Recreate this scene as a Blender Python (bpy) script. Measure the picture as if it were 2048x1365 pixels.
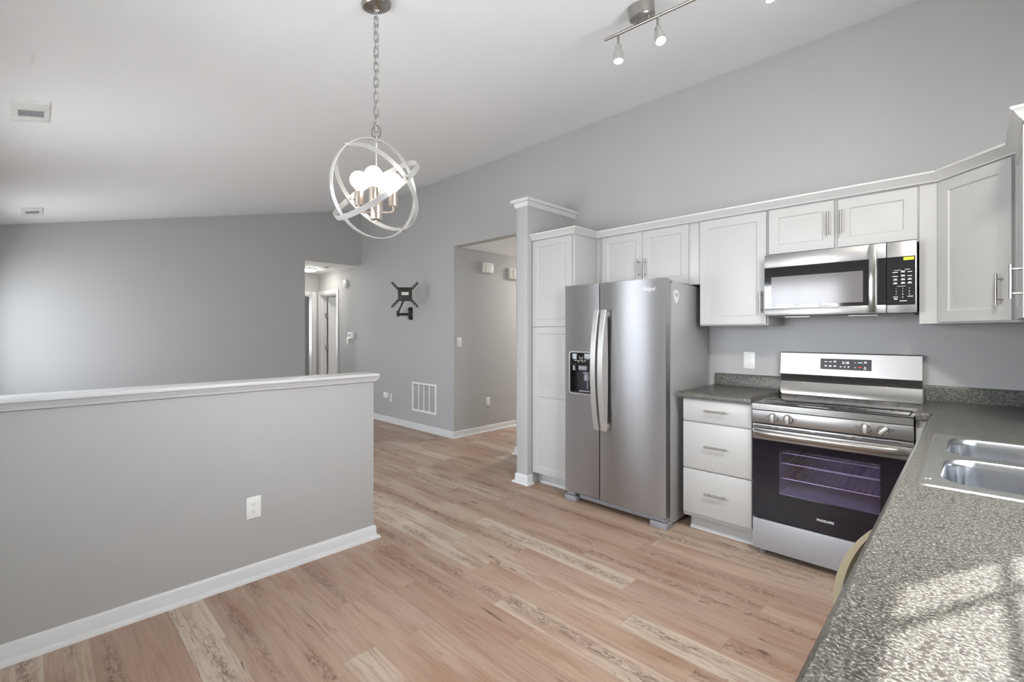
import bpy, bmesh, math, random
from mathutils import Vector, Matrix
PI = math.pi
random.seed(4)
C = bpy.context.scene.collection
for o in list(bpy.data.objects): bpy.data.objects.remove(o)
SC = bpy.context.scene

# ------------------------------------------------------------ camera
YAW = 0.776406542; FPX = 936.93; H = 1.345
cam_d = bpy.data.cameras.new('camera'); cam = bpy.data.objects.new('camera', cam_d); C.objects.link(cam)
cam.location = (0, 0, H); cam.rotation_euler = (PI/2, 0, YAW)
cam_d.sensor_width = 36; cam_d.lens = FPX/2048*36; cam_d.shift_y = -(682.5-665.232)/2048
cam_d.clip_start = 0.03
SC.camera = cam
SC.view_settings.view_transform = 'Standard'; SC.view_settings.look = 'None'
SC.view_settings.gamma = 1; SC.view_settings.use_curve_mapping = False
SC.view_settings.exposure = 1.05

# ------------------------------------------------------------ world, sun, daylight, added fill
w = bpy.data.worlds.new('sky'); SC.world = w; w.use_nodes = True
nt = w.node_tree; bg = nt.nodes['Background']
bg.inputs[0].default_value = (0.80, 0.90, 1.0, 1); bg.inputs[1].default_value = 2.0
def light(name, kind, loc, energy, col, direction=None, **kw):
    d = bpy.data.lights.new(name, kind); d.energy = energy; d.color = col
    for k_, v_ in kw.items(): setattr(d, k_, v_)
    o = bpy.data.objects.new(name, d); C.objects.link(o); o.location = loc
    if direction is not None: o.rotation_euler = Vector(direction).to_track_quat('-Z', 'Y').to_euler()
    return o
SUNDIR = Vector((.447, .894, .857)).normalized()
light('sun', 'SUN', (3, 6, 6), 11.0, (1.0, .97, .92), -SUNDIR, angle=math.radians(.6))
DAY = (.94, .97, 1.0)
light('daylight_patio', 'AREA', (-3.62, -.60, 1.03), 14, DAY, (0, 1, -.25), shape='RECTANGLE', size=.92, size_y=1.95)
light('daylight_dining', 'AREA', (-1.68, -.60, 1.50), 12.5, DAY, (.12, 1, .0), shape='RECTANGLE', size=.95, size_y=1.0, spread=1.9)
light('fill_bedroom', 'AREA', (-8.05, 5.70, 1.45), 9, (1, .96, .9), (0, -1, 0), shape='RECTANGLE', size=.9, size_y=1.1)  # added fill lamp to brighten the bedroom behind the open door
light('fill_back_room', 'AREA', (-10.40, 3.1, 1.45), 6, (1, .96, .9), (1, 0, 0), shape='RECTANGLE', size=.9, size_y=1.1)  # added fill lamp for the room past the end doorway
light('daylight_living', 'AREA', (-6.25, -.60, 1.35), 13, DAY, (.15, 1, -.3), shape='RECTANGLE', size=1.15, size_y=1.35)
light('daylight_sink', 'AREA', (.62, 1.48, 1.58), 14, DAY, (-1, 0, 0), shape='RECTANGLE', size=1.15, size_y=.9)

# ------------------------------------------------------------ materials
def lin(c):
    c = c/255.
    return c/12.92 if c <= .04045 else ((c+.055)/1.055)**2.4
def rgb(r, g, b): return (lin(r), lin(g), lin(b), 1)
def mat(name, col, rough=.5, metal=0, spec=.5, bump=None, coat=0, **kw):
    m = bpy.data.materials.new(name); m.use_nodes = True
    b = m.node_tree.nodes['Principled BSDF']
    b.inputs['Base Color'].default_value = col; b.inputs['Roughness'].default_value = rough
    b.inputs['Metallic'].default_value = metal; b.inputs['Specular IOR Level'].default_value = spec
    if coat: b.inputs['Coat Weight'].default_value = coat; b.inputs['Coat Roughness'].default_value = .05
    if bump:
        n = m.node_tree.nodes; L = m.node_tree.links
        tc = n.new('ShaderNodeTexCoord'); mp = n.new('ShaderNodeMapping'); mp.inputs['Scale'].default_value = bump[2] if len(bump) > 2 else (1, 1, 1)
        ns = n.new('ShaderNodeTexNoise'); ns.inputs['Scale'].default_value = bump[0]; ns.inputs['Detail'].default_value = 3
        bp = n.new('ShaderNodeBump'); bp.inputs['Strength'].default_value = bump[1]; bp.inputs['Distance'].default_value = .002
        L.new(tc.outputs['Object'], mp.inputs[0]); L.new(mp.outputs[0], ns.inputs['Vector']); L.new(ns.outputs[0], bp.inputs['Height']); L.new(bp.outputs[0], b.inputs['Normal'])
    return m
def emis(name, col, s):
    m = bpy.data.materials.new(name); m.use_nodes = True
    n = m.node_tree.nodes; n.clear(); e = n.new('ShaderNodeEmission'); o = n.new('ShaderNodeOutputMaterial')
    e.inputs[0].default_value = col; e.inputs[1].default_value = s; m.node_tree.links.new(e.outputs[0], o.inputs[0])
    return m
def glassy(name, tint, refl, rough=.02, diff=None, dfac=0):
    m = bpy.data.materials.new(name); m.use_nodes = True
    n = m.node_tree.nodes; L = m.node_tree.links; n.clear()
    o = n.new('ShaderNodeOutputMaterial'); t = n.new('ShaderNodeBsdfTransparent'); g = n.new('ShaderNodeBsdfGlossy'); mx = n.new('ShaderNodeMixShader')
    t.inputs[0].default_value = tint; g.inputs['Roughness'].default_value = rough; g.inputs[0].default_value = (1, 1, 1, 1)
    lw = n.new('ShaderNodeLayerWeight'); lw.inputs[0].default_value = .5
    pw = n.new('ShaderNodeMath'); pw.operation = 'POWER'; pw.inputs[1].default_value = 5; L.new(lw.outputs['Facing'], pw.inputs[0])
    fr = n.new('ShaderNodeMath'); fr.operation = 'MULTIPLY_ADD'; fr.inputs[1].default_value = .6; fr.inputs[2].default_value = refl; L.new(pw.outputs[0], fr.inputs[0])
    L.new(fr.outputs[0], mx.inputs[0]); L.new(t.outputs[0], mx.inputs[1]); L.new(g.outputs[0], mx.inputs[2])
    out = mx
    if diff:
        d = n.new('ShaderNodeBsdfTranslucent'); d.inputs[0].default_value = diff
        m2 = n.new('ShaderNodeMixShader'); m2.inputs[0].default_value = dfac
        L.new(mx.outputs[0], m2.inputs[1]); L.new(d.outputs[0], m2.inputs[2]); out = m2
    L.new(out.outputs[0], o.inputs[0]); return m
def steel(name, col, rough, aniso=0, rot=0):
    m = mat(name, col, rough, 1.0)
    n = m.node_tree.nodes; L = m.node_tree.links; b = n['Principled BSDF']
    if aniso:
        b.inputs['Anisotropic'].default_value = aniso; b.inputs['Anisotropic Rotation'].default_value = rot
        t = n.new('ShaderNodeTangent'); t.direction_type = 'RADIAL'; t.axis = 'Z'; L.new(t.outputs[0], b.inputs['Tangent'])
    tc = n.new('ShaderNodeTexCoord'); mp = n.new('ShaderNodeMapping'); mp.inputs['Scale'].default_value = (2, 2, 260)
    ns = n.new('ShaderNodeTexNoise'); ns.inputs['Scale'].default_value = 3; ns.inputs['Detail'].default_value = 4
    mr = n.new('ShaderNodeMapRange'); mr.inputs['To Min'].default_value = rough*.96; mr.inputs['To Max'].default_value = rough*1.05
    L.new(tc.outputs['Object'], mp.inputs[0]); L.new(mp.outputs[0], ns.inputs['Vector']); L.new(ns.outputs[0], mr.inputs[0]); L.new(mr.outputs[0], b.inputs['Roughness'])
    return m
M = {}
M['wall'] = mat('grey_wall_paint', rgb(180, 180, 179), .62, bump=(90, .12))
M['ceiling'] = mat('ceiling_paint', rgb(246, 247, 247), .8, bump=(45, .35))
M['trim'] = mat('white_trim_paint', rgb(215, 215, 215), .35)
M['cab'] = mat('white_cabinet', rgb(187, 186, 183), .38)
M['crown'] = mat('cabinet_white_lightened', rgb(208, 207, 204), .38)  # cabinet white made lighter: brightness on the crown put into the colour
M['cabin'] = mat('cabinet_underside', rgb(196, 190, 176), .6)
M['steel'] = steel('brushed_steel', rgb(166, 164, 162), .36)
M['fridge'] = steel('fridge_steel', rgb(188, 188, 190), .35, .95, .25)
M['fridge_side'] = mat('fridge_side_paint', rgb(178, 177, 176), .36, .25)
M['shiny'] = mat('polished_steel', rgb(180, 178, 174), .14, 1)
M['drawer_steel'] = steel('drawer_steel', rgb(180, 182, 188), .42); M['drawer_steel'].node_tree.nodes['Principled BSDF'].inputs['Metallic'].default_value = .45
M['sink'] = mat('sink_steel', rgb(200, 202, 205), .20, 1)
M['sinkrim'] = mat('sink_rim_steel', rgb(196, 197, 192), .33, 1)
M['nickel'] = mat('satin_nickel', rgb(170, 166, 160), .28, 1)
M['nickelpaint'] = mat('pale_nickel', rgb(192, 190, 186), .36, .6)
M['socket'] = mat('warm_nickel', rgb(205, 192, 178), .30, .9)
M['black'] = mat('black_gloss', rgb(22, 22, 25), .06, spec=.6, coat=.4)
M['blackm'] = mat('black_plastic', rgb(28, 28, 30), .4)
M['dark'] = mat('dark_gap', rgb(38, 36, 36), .7)
M['oven_black'] = mat('oven_glass_black', rgb(20, 18, 30), .07, spec=.5)
M['greyp'] = mat('grey_plastic', rgb(150, 150, 156), .45)
M['white'] = mat('white_plastic', rgb(236, 236, 232), .35)
M['ivory'] = mat('off_white_plastic', rgb(222, 220, 208), .4)
M['ink'] = mat('white_print', rgb(225, 225, 222), .5)
M['inkd'] = mat('grey_print', rgb(110, 112, 116), .5)
M['red'] = emis('red_display', (1, .05, .04, 1), 1.2)
M['lcd'] = emis('display_digits', (.9, .95, 1, 1), 1.1)
M['yellow'] = mat('yellow_sticker', rgb(228, 222, 40), .5)
M['beige'] = mat('almond_plastic', rgb(124, 116, 97), .4)
M['cream'] = mat('cream_plastic', rgb(180, 168, 134), .4)
M['ring'] = mat('burner_marking', rgb(120, 118, 124), .3)
M['mount'] = mat('black_powder_coat', rgb(48, 44, 38), .45, .3)
M['enamel'] = mat('oven_enamel', rgb(120, 118, 140), .5)
M['rack'] = mat('oven_rack_wire', rgb(225, 215, 205), .3, .6)
M['mwscreen'] = mat('microwave_screen', rgb(112, 108, 106), .12, spec=.45)
M['pane'] = glassy('window_pane', (.97, .98, 1, 1), .03)
M['ovenpane'] = glassy('oven_window_glass', (.78, .76, .90, 1), .06)
M['bulb'] = glassy('bulb_glass', (.92, .92, .92, 1), .04, .05, (.95, .95, .95, 1), .17)
M['filament'] = emis('bulb_filament', (1, .94, .87, 1), 12)
M['spotlamp'] = emis('spot_lamp_face', (1, .95, .88, 1), 230)
for k_, v_ in (('far', 24), ('hall', 115), ('kitchen', 125)): M['diffuser_'+k_] = emis('ceiling_light_diffuser_'+k_, (1, .95, .88, 1), v_)  # the kitchen one serves the added ceiling light
M['concrete'] = mat('patio_concrete', rgb(190, 186, 178), .9)
M['grass'] = mat('lawn', rgb(104, 118, 74), .95)

def floor_mat():
    m = bpy.data.materials.new('wood_plank_floor'); m.use_nodes = True
    n = m.node_tree.nodes; L = m.node_tree.links; b = n['Principled BSDF']
    tc = n.new('ShaderNodeTexCoord'); sx = n.new('ShaderNodeSeparateXYZ'); L.new(tc.outputs['Object'], sx.inputs[0])
    def mth(op, a, c=None, d=None, clamp=False):
        k = n.new('ShaderNodeMath'); k.operation = op; k.use_clamp = clamp
        for i, v in enumerate((a, c, d)):
            if v is None: continue
            if isinstance(v, (int, float)): k.inputs[i].default_value = v
            else: L.new(v, k.inputs[i])
        return k.outputs[0]
    def comb(x, y, z=0.):
        k = n.new('ShaderNodeCombineXYZ')
        for i, v in enumerate((x, y, z)):
            if isinstance(v, (int, float)): k.inputs[i].default_value = v
            else: L.new(v, k.inputs[i])
        return k.outputs[0]
    def noise(vec, scale=1., detail=4., rough=.55, dist=0.):
        k = n.new('ShaderNodeTexNoise'); k.inputs['Scale'].default_value = scale; k.inputs['Detail'].default_value = detail
        k.inputs['Roughness'].default_value = rough; k.inputs['Distortion'].default_value = dist; L.new(vec, k.inputs['Vector']); return k.outputs[0]
    def white(vec):
        k = n.new('ShaderNodeTexWhiteNoise'); k.noise_dimensions = '3D'; L.new(vec, k.inputs['Vector']); return k
    def ramp(fac, pts):
        k = n.new('ShaderNodeValToRGB'); r = k.color_ramp
        while len(r.elements) < len(pts): r.elements.new(.5)
        for e, (p, c) in zip(r.elements, pts): e.position = p; e.color = c
        L.new(fac, k.inputs[0]); return k.outputs[0]
    def mix(fac, a, c, mode='MIX'):
        k = n.new('ShaderNodeMix'); k.data_type = 'RGBA'; k.blend_type = mode
        if isinstance(fac, (int, float)): k.inputs[0].default_value = fac
        else: L.new(fac, k.inputs[0])
        for i, v in ((6, a), (7, c)):
            if isinstance(v, tuple): k.inputs[i].default_value = v
            else: L.new(v, k.inputs[i])
        return k.outputs[2]
    def step(v, a, c): # smooth 0..1
        k = n.new('ShaderNodeMapRange'); k.interpolation_type = 'SMOOTHSTEP'
        k.inputs['From Min'].default_value = a; k.inputs['From Max'].default_value = c; L.new(v, k.inputs[0]); return k.outputs[0]
    x, y = sx.outputs[0], sx.outputs[1]
    v = mth('DIVIDE', mth('ADD', y, 20-1.4225+20*.0), .142)
    row = mth('FLOOR', v); fv = mth('FRACT', v)
    ro = white(comb(row, 3.7)).outputs[0]
    u = mth('ADD', mth('DIVIDE', x, 1.22), mth('ADD', mth('MULTIPLY', ro, 5.3), 50.))
    col = mth('FLOOR', u); fu = mth('FRACT', u)
    wid = white(comb(row, col, 1.3)); idv = wid.outputs[0]
    sc = n.new('ShaderNodeSeparateColor'); L.new(wid.outputs[1], sc.inputs[0]); r1, r2, r3 = sc.outputs[0], sc.outputs[1], sc.outputs[2]
    px = mth('ADD', x, mth('MULTIPLY', r1, 41.)); py = mth('ADD', y, mth('MULTIPLY', r2, 23.))
    base = ramp(idv, [(0, rgb(186, 158, 138)), (.25, rgb(197, 172, 150)), (.45, rgb(190, 165, 147)), (.62, rgb(203, 180, 158)), (.80, rgb(214, 197, 178)), (1, rgb(222, 208, 190))])
    blot = noise(comb(mth('MULTIPLY', px, 1.6), mth('MULTIPLY', py, 9.)), 1., 3.)
    c1 = mix(mth('MULTIPLY', step(blot, .44, .72), .65), base, rgb(166, 128, 104))
    grain = noise(comb(mth('MULTIPLY', px, 3.), mth('MULTIPLY', py, 70.)), 1., 6., .65, .6)
    c2 = mix(mth('MULTIPLY', step(grain, .42, .70), .42), c1, rgb(142, 112, 94))
    wavy = noise(comb(mth('MULTIPLY', px, 2.2), mth('MULTIPLY', py, 17.)), 1., 2., .5, .3)
    # dark rustic heart streak in some planks
    heart = mth('SUBTRACT', 1., mth('MULTIPLY', mth('ABSOLUTE', mth('SUBTRACT', fv, mth('ADD', .35, mth('MULTIPLY', r3, .3)))), 3.0), clamp=True)
    hs = noise(comb(mth('MULTIPLY', px, 22.), mth('MULTIPLY', py, 60.)), 1., 6., .7, 1.5)
    hl = noise(comb(mth('MULTIPLY', px, 1.7), mth('MULTIPLY', py, 4.)), 1., 2.)
    hm = mth('MULTIPLY', mth('MULTIPLY', step(heart, .1, .8), step(hs, .42, .62)), mth('MULTIPLY', step(r2, .52, .56), step(hl, .36, .55)))
    c3 = mix(mth('MULTIPLY', hm, .72), c2, rgb(98, 68, 56))
    # crack contour lines on pale planks
    ct = mth('FRACT', mth('MULTIPLY', wavy, 9.))
    cm = mth('SUBTRACT', 1., step(mth('ABSOLUTE', mth('SUBTRACT', ct, .5)), .015, .075))
    cl = noise(comb(mth('MULTIPLY', px, 3.1), mth('MULTIPLY', py, 13.)), 1., 3.)
    cmask = mth('MULTIPLY', mth('MULTIPLY', cm, step(idv, .66, .72)), step(cl, .46, .60))
    c4 = mix(mth('MULTIPLY', cmask, .75), c3, rgb(128, 102, 86))
    # sparse long checks
    k2 = noise(comb(mth('MULTIPLY', px, .9), mth('MULTIPLY', py, 11.)), 1., 2., .5, .2)
    ck = mth('SUBTRACT', 1., step(mth('ABSOLUTE', mth('SUBTRACT', k2, .5)), .0015, .007))
    ckm = mth('MULTIPLY', ck, step(noise(comb(mth('MULTIPLY', px, 2.3), mth('MULTIPLY', py, 6.)), 1., 2.), .56, .62))
    c5 = mix(mth('MULTIPLY', ckm, .8), c4, rgb(84, 56, 44))
    # seams
    e1 = mth('MINIMUM', fv, mth('SUBTRACT', 1., fv)); e2 = mth('MINIMUM', fu, mth('SUBTRACT', 1., fu))
    seam = mth('MAXIMUM', mth('SUBTRACT', 1., step(e1, .003, .010)), mth('SUBTRACT', 1., step(e2, .0003, .0014)))
    c6 = mix(mth('MULTIPLY', seam, .35), c5, rgb(112, 84, 70))
    c7 = mix(1., c6, (.74, .72, .72, 1), 'MULTIPLY'); L.new(c7, b.inputs['Base Color']); b.inputs['Roughness'].default_value = .42
    b.inputs['Specular IOR Level'].default_value = .4
    bp = n.new('ShaderNodeBump'); bp.inputs['Strength'].default_value = .15; bp.inputs['Distance'].default_value = .001
    L.new(mth('SUBTRACT', grain, seam), bp.inputs['Height']); L.new(bp.outputs[0], b.inputs['Normal'])
    return m
M['floor'] = floor_mat()

def counter_mat():
    m = bpy.data.materials.new('speckled_laminate'); m.use_nodes = True
    n = m.node_tree.nodes; L = m.node_tree.links; b = n['Principled BSDF']
    tc = n.new('ShaderNodeTexCoord')
    def noise(scale, detail, rough=.6):
        k = n.new('ShaderNodeTexNoise'); k.inputs['Scale'].default_value = scale; k.inputs['Detail'].default_value = detail; k.inputs['Roughness'].default_value = rough
        L.new(tc.outputs['Object'], k.inputs['Vector']); return k.outputs[0]
    def ramp(f, pts):
        k = n.new('ShaderNodeValToRGB'); r = k.color_ramp
        while len(r.elements) < len(pts): r.elements.new(.5)
        for e, (p, c) in zip(r.elements, pts): e.position = p; e.color = c
        L.new(f, k.inputs[0]); return k.outputs[0]
    c1 = ramp(noise(210, 3), [(.32, rgb(30, 29, 27)), (.44, rgb(62, 60, 56)), (.52, rgb(88, 86, 80)), (.59, rgb(116, 113, 104)), (.70, rgb(176, 172, 158))])
    c2 = ramp(noise(60, 2), [(.35, rgb(64, 62, 58)), (.65, rgb(104, 101, 94))])
    mx = n.new('ShaderNodeMix'); mx.data_type = 'RGBA'; mx.inputs[0].default_value = .2
    L.new(c1, mx.inputs[6]); L.new(c2, mx.inputs[7])
    v = n.new('ShaderNodeTexVoronoi'); v.inputs['Scale'].default_value = 230; L.new(tc.outputs['Object'], v.inputs['Vector'])
    sc = n.new('ShaderNodeSeparateColor'); L.new(v.outputs['Color'], sc.inputs[0])
    st = ramp(sc.outputs[0], [(.84, (0, 0, 0, 1)), (.86, (1, 1, 1, 1))])
    m3 = n.new('ShaderNodeMix'); m3.data_type = 'RGBA'; L.new(st, m3.inputs[0]); L.new(mx.outputs[2], m3.inputs[6]); m3.inputs[7].default_value = rgb(52, 47, 42)
    L.new(m3.outputs[2], b.inputs['Base Color']); b.inputs['Roughness'].default_value = .33; b.inputs['Specular IOR Level'].default_value = .45
    return m
M['counter'] = counter_mat()

# ------------------------------------------------------------ builders
class MB:
    def __init__(s): s.bm = bmesh.new()
    def box(s, x0, x1, y0, y1, z0, z1, bev=0, seg=2, mp=None):
        x0, x1 = sorted((x0, x1)); y0, y1 = sorted((y0, y1)); z0, z1 = sorted((z0, z1))
        vs = [s.bm.verts.new(p) for p in ((x0,y0,z0),(x1,y0,z0),(x1,y1,z0),(x0,y1,z0),(x0,y0,z1),(x1,y0,z1),(x1,y1,z1),(x0,y1,z1))]
        fs = [s.bm.faces.new([vs[i] for i in f]) for f in ((3,2,1,0),(4,5,6,7),(0,1,5,4),(1,2,6,5),(2,3,7,6),(3,0,4,7))]
        allv = vs
        if bev:
            es = list({e for f in fs for e in f.edges})
            r = bmesh.ops.bevel(s.bm, geom=es, offset=bev, segments=seg, affect='EDGES', profile=.5)
            allv = list({v for f in r['faces'] for v in f.verts})
        if mp:
            for v in allv: v.co = Vector(mp(*v.co))
        return s
    def faces(s, verts, faces):
        vs = [s.bm.verts.new(p) for p in verts]
        for f in faces: s.bm.faces.new([vs[i] for i in f])
        return s
    def prism(s, poly, axis, a, b):
        def P(p, t): return {'x': (t, p[0], p[1]), 'y': (p[0], t, p[1]), 'z': (p[0], p[1], t)}[axis]
        n = len(poly); V = [P(p, a) for p in poly]+[P(p, b) for p in poly]
        return s.faces(V, [tuple(range(n)), tuple(range(2*n-1, n-1, -1))]+[(i, (i+1) % n, n+(i+1) % n, n+i) for i in range(n)])
    def tube(s, pts, r, n=10, closed=False, cap=True, up=(0, 0, 1)):
        pts = [Vector(p) for p in pts]; N = len(pts); rs = r if isinstance(r, (list, tuple)) else [r]*N
        rings = []; prev = None
        for i, p in enumerate(pts):
            a = pts[i-1] if (i or closed) else pts[i]; b_ = pts[(i+1) % N] if (i < N-1 or closed) else pts[i]
            t = (b_-a).normalized()
            if prev is None:
                u = Vector(up).cross(t)
                if u.length < 1e-3: u = Vector((1, 0, 0)).cross(t)
                u.normalize()
            else: u = (prev-t*prev.dot(t)).normalized()
            prev = u; v = t.cross(u)
            rings.append([s.bm.verts.new(p+rs[i]*(math.cos(2*PI*k/n)*u+math.sin(2*PI*k/n)*v)) for k in range(n)])
        for i in range(N if closed else N-1):
            A, B = rings[i], rings[(i+1) % N]
            for k in range(n): s.bm.faces.new((A[k], A[(k+1) % n], B[(k+1) % n], B[k]))
        if cap and not closed:
            s.bm.faces.new(rings[0][::-1]); s.bm.faces.new(rings[-1])
        return s
    def cyl(s, p0, p1, r, n=24, r2=None): return s.tube([p0, p1], [r, r if r2 is None else r2], n)
    def lathe(s, prof, origin=(0, 0, 0), axis=(0, 0, 1), n=32):
        o = Vector(origin); t = Vector(axis).normalized(); u = t.orthogonal().normalized(); v = t.cross(u); R = []
        for r, h in prof:
            if r < 1e-6: R.append([s.bm.verts.new(o+t*h)])
            else: R.append([s.bm.verts.new(o+t*h+r*(math.cos(2*PI*k/n)*u+math.sin(2*PI*k/n)*v)) for k in range(n)])
        for A, B in zip(R, R[1:]):
            for k in range(n):
                a = A if len(A) > 1 else None; b_ = B if len(B) > 1 else None
                if a and b_: s.bm.faces.new((A[k], A[(k+1) % n], B[(k+1) % n], B[k]))
                elif a: s.bm.faces.new((A[k], A[(k+1) % n], B[0]))
                elif b_: s.bm.faces.new((A[0], B[(k+1) % n], B[k]))
        return s
    def sweep(s, path, prof, closed=False):
        """profile (out, z) swept along a plan path; out is to the right of travel; mitred corners"""
        P = [Vector(p) for p in path]; N = len(P); R = []
        for i, p in enumerate(P):
            ds = []
            if i or closed: ds.append((p-P[i-1]).normalized())
            if i < N-1 or closed: ds.append((P[(i+1) % N]-p).normalized())
            ns = [Vector((d.y, -d.x)) for d in ds]
            nn = sum(ns, Vector((0, 0))); nn.normalize(); k = 1/max(.2, nn.dot(ns[0]))
            R.append([s.bm.verts.new((p.x+nn.x*k*o, p.y+nn.y*k*o, z)) for o, z in prof])
        m = len(prof)
        for i in range(N if closed else N-1):
            A, B = R[i], R[(i+1) % N]
            for k in range(m): s.bm.faces.new((A[k], A[(k+1) % m], B[(k+1) % m], B[k]))
        if not closed: s.bm.faces.new(R[0][::-1]); s.bm.faces.new(R[-1])
        return s
    def text(s, txt, size, mp, extrude=.0004, shear=0, bold=0, align='LEFT'):
        cu = bpy.data.curves.new('t', 'FONT'); cu.body = txt; cu.size = size; cu.extrude = extrude; cu.shear = shear; cu.offset = bold; cu.align_x = align; cu.resolution_u = 3
        ob = bpy.data.objects.new('t', cu); C.objects.link(ob)
        dg = bpy.context.evaluated_depsgraph_get(); me = bpy.data.meshes.new_from_object(ob.evaluated_get(dg))
        vs = [s.bm.verts.new(mp(*v.co)) for v in me.vertices]
        for p in me.polygons:
            try: s.bm.faces.new([vs[i] for i in p.vertices])
            except ValueError: pass
        bpy.data.objects.remove(ob); bpy.data.curves.remove(cu); bpy.data.meshes.remove(me)
        return s
    def build(s, name, m, parent=None, angle=32, tagkind=None, label=None):
        bmesh.ops.recalc_face_normals(s.bm, faces=s.bm.faces[:])
        if parent is not None:
            off = parent.matrix_basis.translation.copy(); q = parent
            while q.parent: q = q.parent; off += q.matrix_basis.translation
            bmesh.ops.translate(s.bm, verts=s.bm.verts[:], vec=-off)
        me = bpy.data.meshes.new(name); s.bm.to_mesh(me); s.bm.free()
        for p in me.polygons: p.use_smooth = True
        me.set_sharp_from_angle(angle=math.radians(angle))
        me.materials.append(M[m] if isinstance(m, str) else m)
        o = bpy.data.objects.new(name, me); C.objects.link(o)
        if parent is not None: o.parent = parent
        if tagkind: o['kind'] = tagkind
        if label: o['label'] = label
        return o
def tag(o, label, cat, group=None):
    o['label'] = label; o['category'] = cat
    if group: o['group'] = group
    return o
def thing(name, label, cat, loc, group=None):
    o = bpy.data.objects.new(name, None); o.empty_display_size = .05; C.objects.link(o); o.location = loc
    return tag(o, label, cat, group)
def struct(name, mb, m): return mb.build(name, m, tagkind='structure')

# ------------------------------------------------------------ the room
YK = 3.73; XF = -7.12; XR = .486; YB = -.42; SL = .22363818
def zc(y): return 3.3405+SL*(y-YK)
mb = MB(); mb.box(-10.6, .60, -.55, 7.0, -.06, 0); struct('floor', mb, 'floor')
mb = MB(); mb.prism([(YB-.14, zc(YB-.14)), (YK+.12, zc(YK+.12)), (YK+.12, zc(YK+.12)+.1), (YB-.14, zc(YB-.14)+.1)], 'x', XF-.12, .60); struct('ceiling', mb, 'ceiling')
# kitchen wall with hallway opening and bedroom door opening
mb = MB()
zt = zc(YK)
def kw(x0, x1, z0, z1=zt): mb.prism([(YK, z0), (YK+.12, z0), (YK+.12, z1 if z1 != zt else zc(YK+.12)-.0005), (YK, z1 if z1 != zt else zt-.0005)], 'x', x0, x1)
kw(-3.6, XR, 0); kw(-4.7, -3.6, 2.44); kw(-7.12, -4.7, 0)
kw(-7.99, -7.12, 0, 2.44); kw(-8.68, -7.99, 2.035, 2.44); kw(-8.76, -8.68, 0, 2.44)
struct('wall_kitchen', mb, 'wall')
mb = MB()
mb.prism([(YB, 0), (2.83, 0), (2.83, zc(2.83)-.0005), (YB, zc(YB)-.0005)], 'x', XF-.12, XF)
mb.prism([(2.83, 2.44), (YK, 2.44), (YK, zt-.0005), (2.83, zc(2.83)-.0005)], 'x', XF-.12, XF)
struct('wall_living', mb, 'wall')
# window wall behind the camera
mb = MB()
def rw(x0, x1, z0, z1): mb.prism([(YB, z0), (YB-.12, z0), (YB-.12, min(z1, zc(YB-.12)-.0005)), (YB, min(z1, zc(YB)-.0005))], 'x', x0, x1)
rw(XF-.12, -6.88, 0, 9); rw(-6.88, -5.62, 0, .68); rw(-6.88, -5.62, 2.03, 9); rw(-5.62, -4.14, 0, 9); rw(-4.14, -3.10, 2.04, 9); rw(-3.10, -2.20, 0, 9); rw(-2.20, -1.16, 0, .96); rw(-2.20, -1.16, 2.04, 9); rw(-1.16, XR+.05, 0, 9)
struct('wall_rear', mb, 'wall')
mb = MB(); Y0, Y1, Z0, Z1 = .90, 2.19, 1.10, 2.13
XO = XR+.045
mb.prism([(YB, 0), (YK, 0), (YK, Z0), (YB, Z0)], 'x', XR, XO)
mb.prism([(YB, Z0), (Y0, Z0), (Y0, Z1), (YB, Z1)], 'x', XR, XO)
mb.prism([(Y1, Z0), (YK, Z0), (YK, Z1), (Y1, Z1)], 'x', XR, XO)
mb.prism([(YB, Z1), (YK, Z1), (YK, zc(YK)-.0005), (YB, zc(YB)-.0005)], 'x', XR, XO)
struct('wall_right', mb, 'wall')
# hallway beyond kitchen wall (right of TV wall)
mb = MB(); mb.box(-4.82, -4.7, YK+.12, 6.9, 0, 2.44); mb.box(-3.6, -3.48, YK+.12, 6.9, 0, 2.44); mb.box(-4.7, -3.6, 6.78, 6.9, 0, 2.44); struct('wall_hall', mb, 'wall')
mb = MB(); mb.box(-4.82, -3.48, YK+.12, 6.9, 2.44, 2.5); struct('ceiling_hall', mb, 'ceiling')
# far hallway
mb = MB(); mb.box(-8.76, XF-.12, 2.71, 2.83, 0, 2.44)
mb.box(-8.88, -8.76, 2.71, 2.86, 0, 2.44); mb.box(-8.88, -8.76, 2.86, 3.62, 2.03, 2.44); mb.box(-8.88, -8.76, 3.62, YK+.12, 0, 2.44)
struct('wall_far_hall', mb, 'wall')
mb = MB(); mb.box(-8.88, XF-.12, 2.71, YK-.0005, 2.44, 2.5); struct('ceiling_far_hall', mb, 'ceiling')
mb = MB(); mb.box(-10.3, -10.2, 2.2, 2.65, 0, 2.44); mb.box(-10.3, -10.2, 3.55, 5.6, 0, 2.44); mb.box(-10.3, -10.2, 2.65, 3.55, 0, .9); mb.box(-10.3, -10.2, 2.65, 3.55, 2.0, 2.44); mb.box(-10.2, -8.88, 2.2, 2.3, 0, 2.44); mb.box(-8.88, -8.5, 5.5, 5.6, 0, 2.44); mb.box(-7.6, -7.2, 5.5, 5.6, 0, 2.44); mb.box(-8.5, -7.6, 5.5, 5.6, 0, .9); mb.box(-8.5, -7.6, 5.5, 5.6, 2.0, 2.44); mb.box(-7.3, -7.2, YK+.12, 5.5, 0, 2.44)  # unseen gaps left so the added fill lamps shine in
mb.box(-10.2, -8.88, 5.4, 5.5, 0, 2.44); mb.box(-8.88, -8.78, YK+.12, 5.5, 0, 2.44)
struct('wall_bedroom', mb, 'wall')
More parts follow.
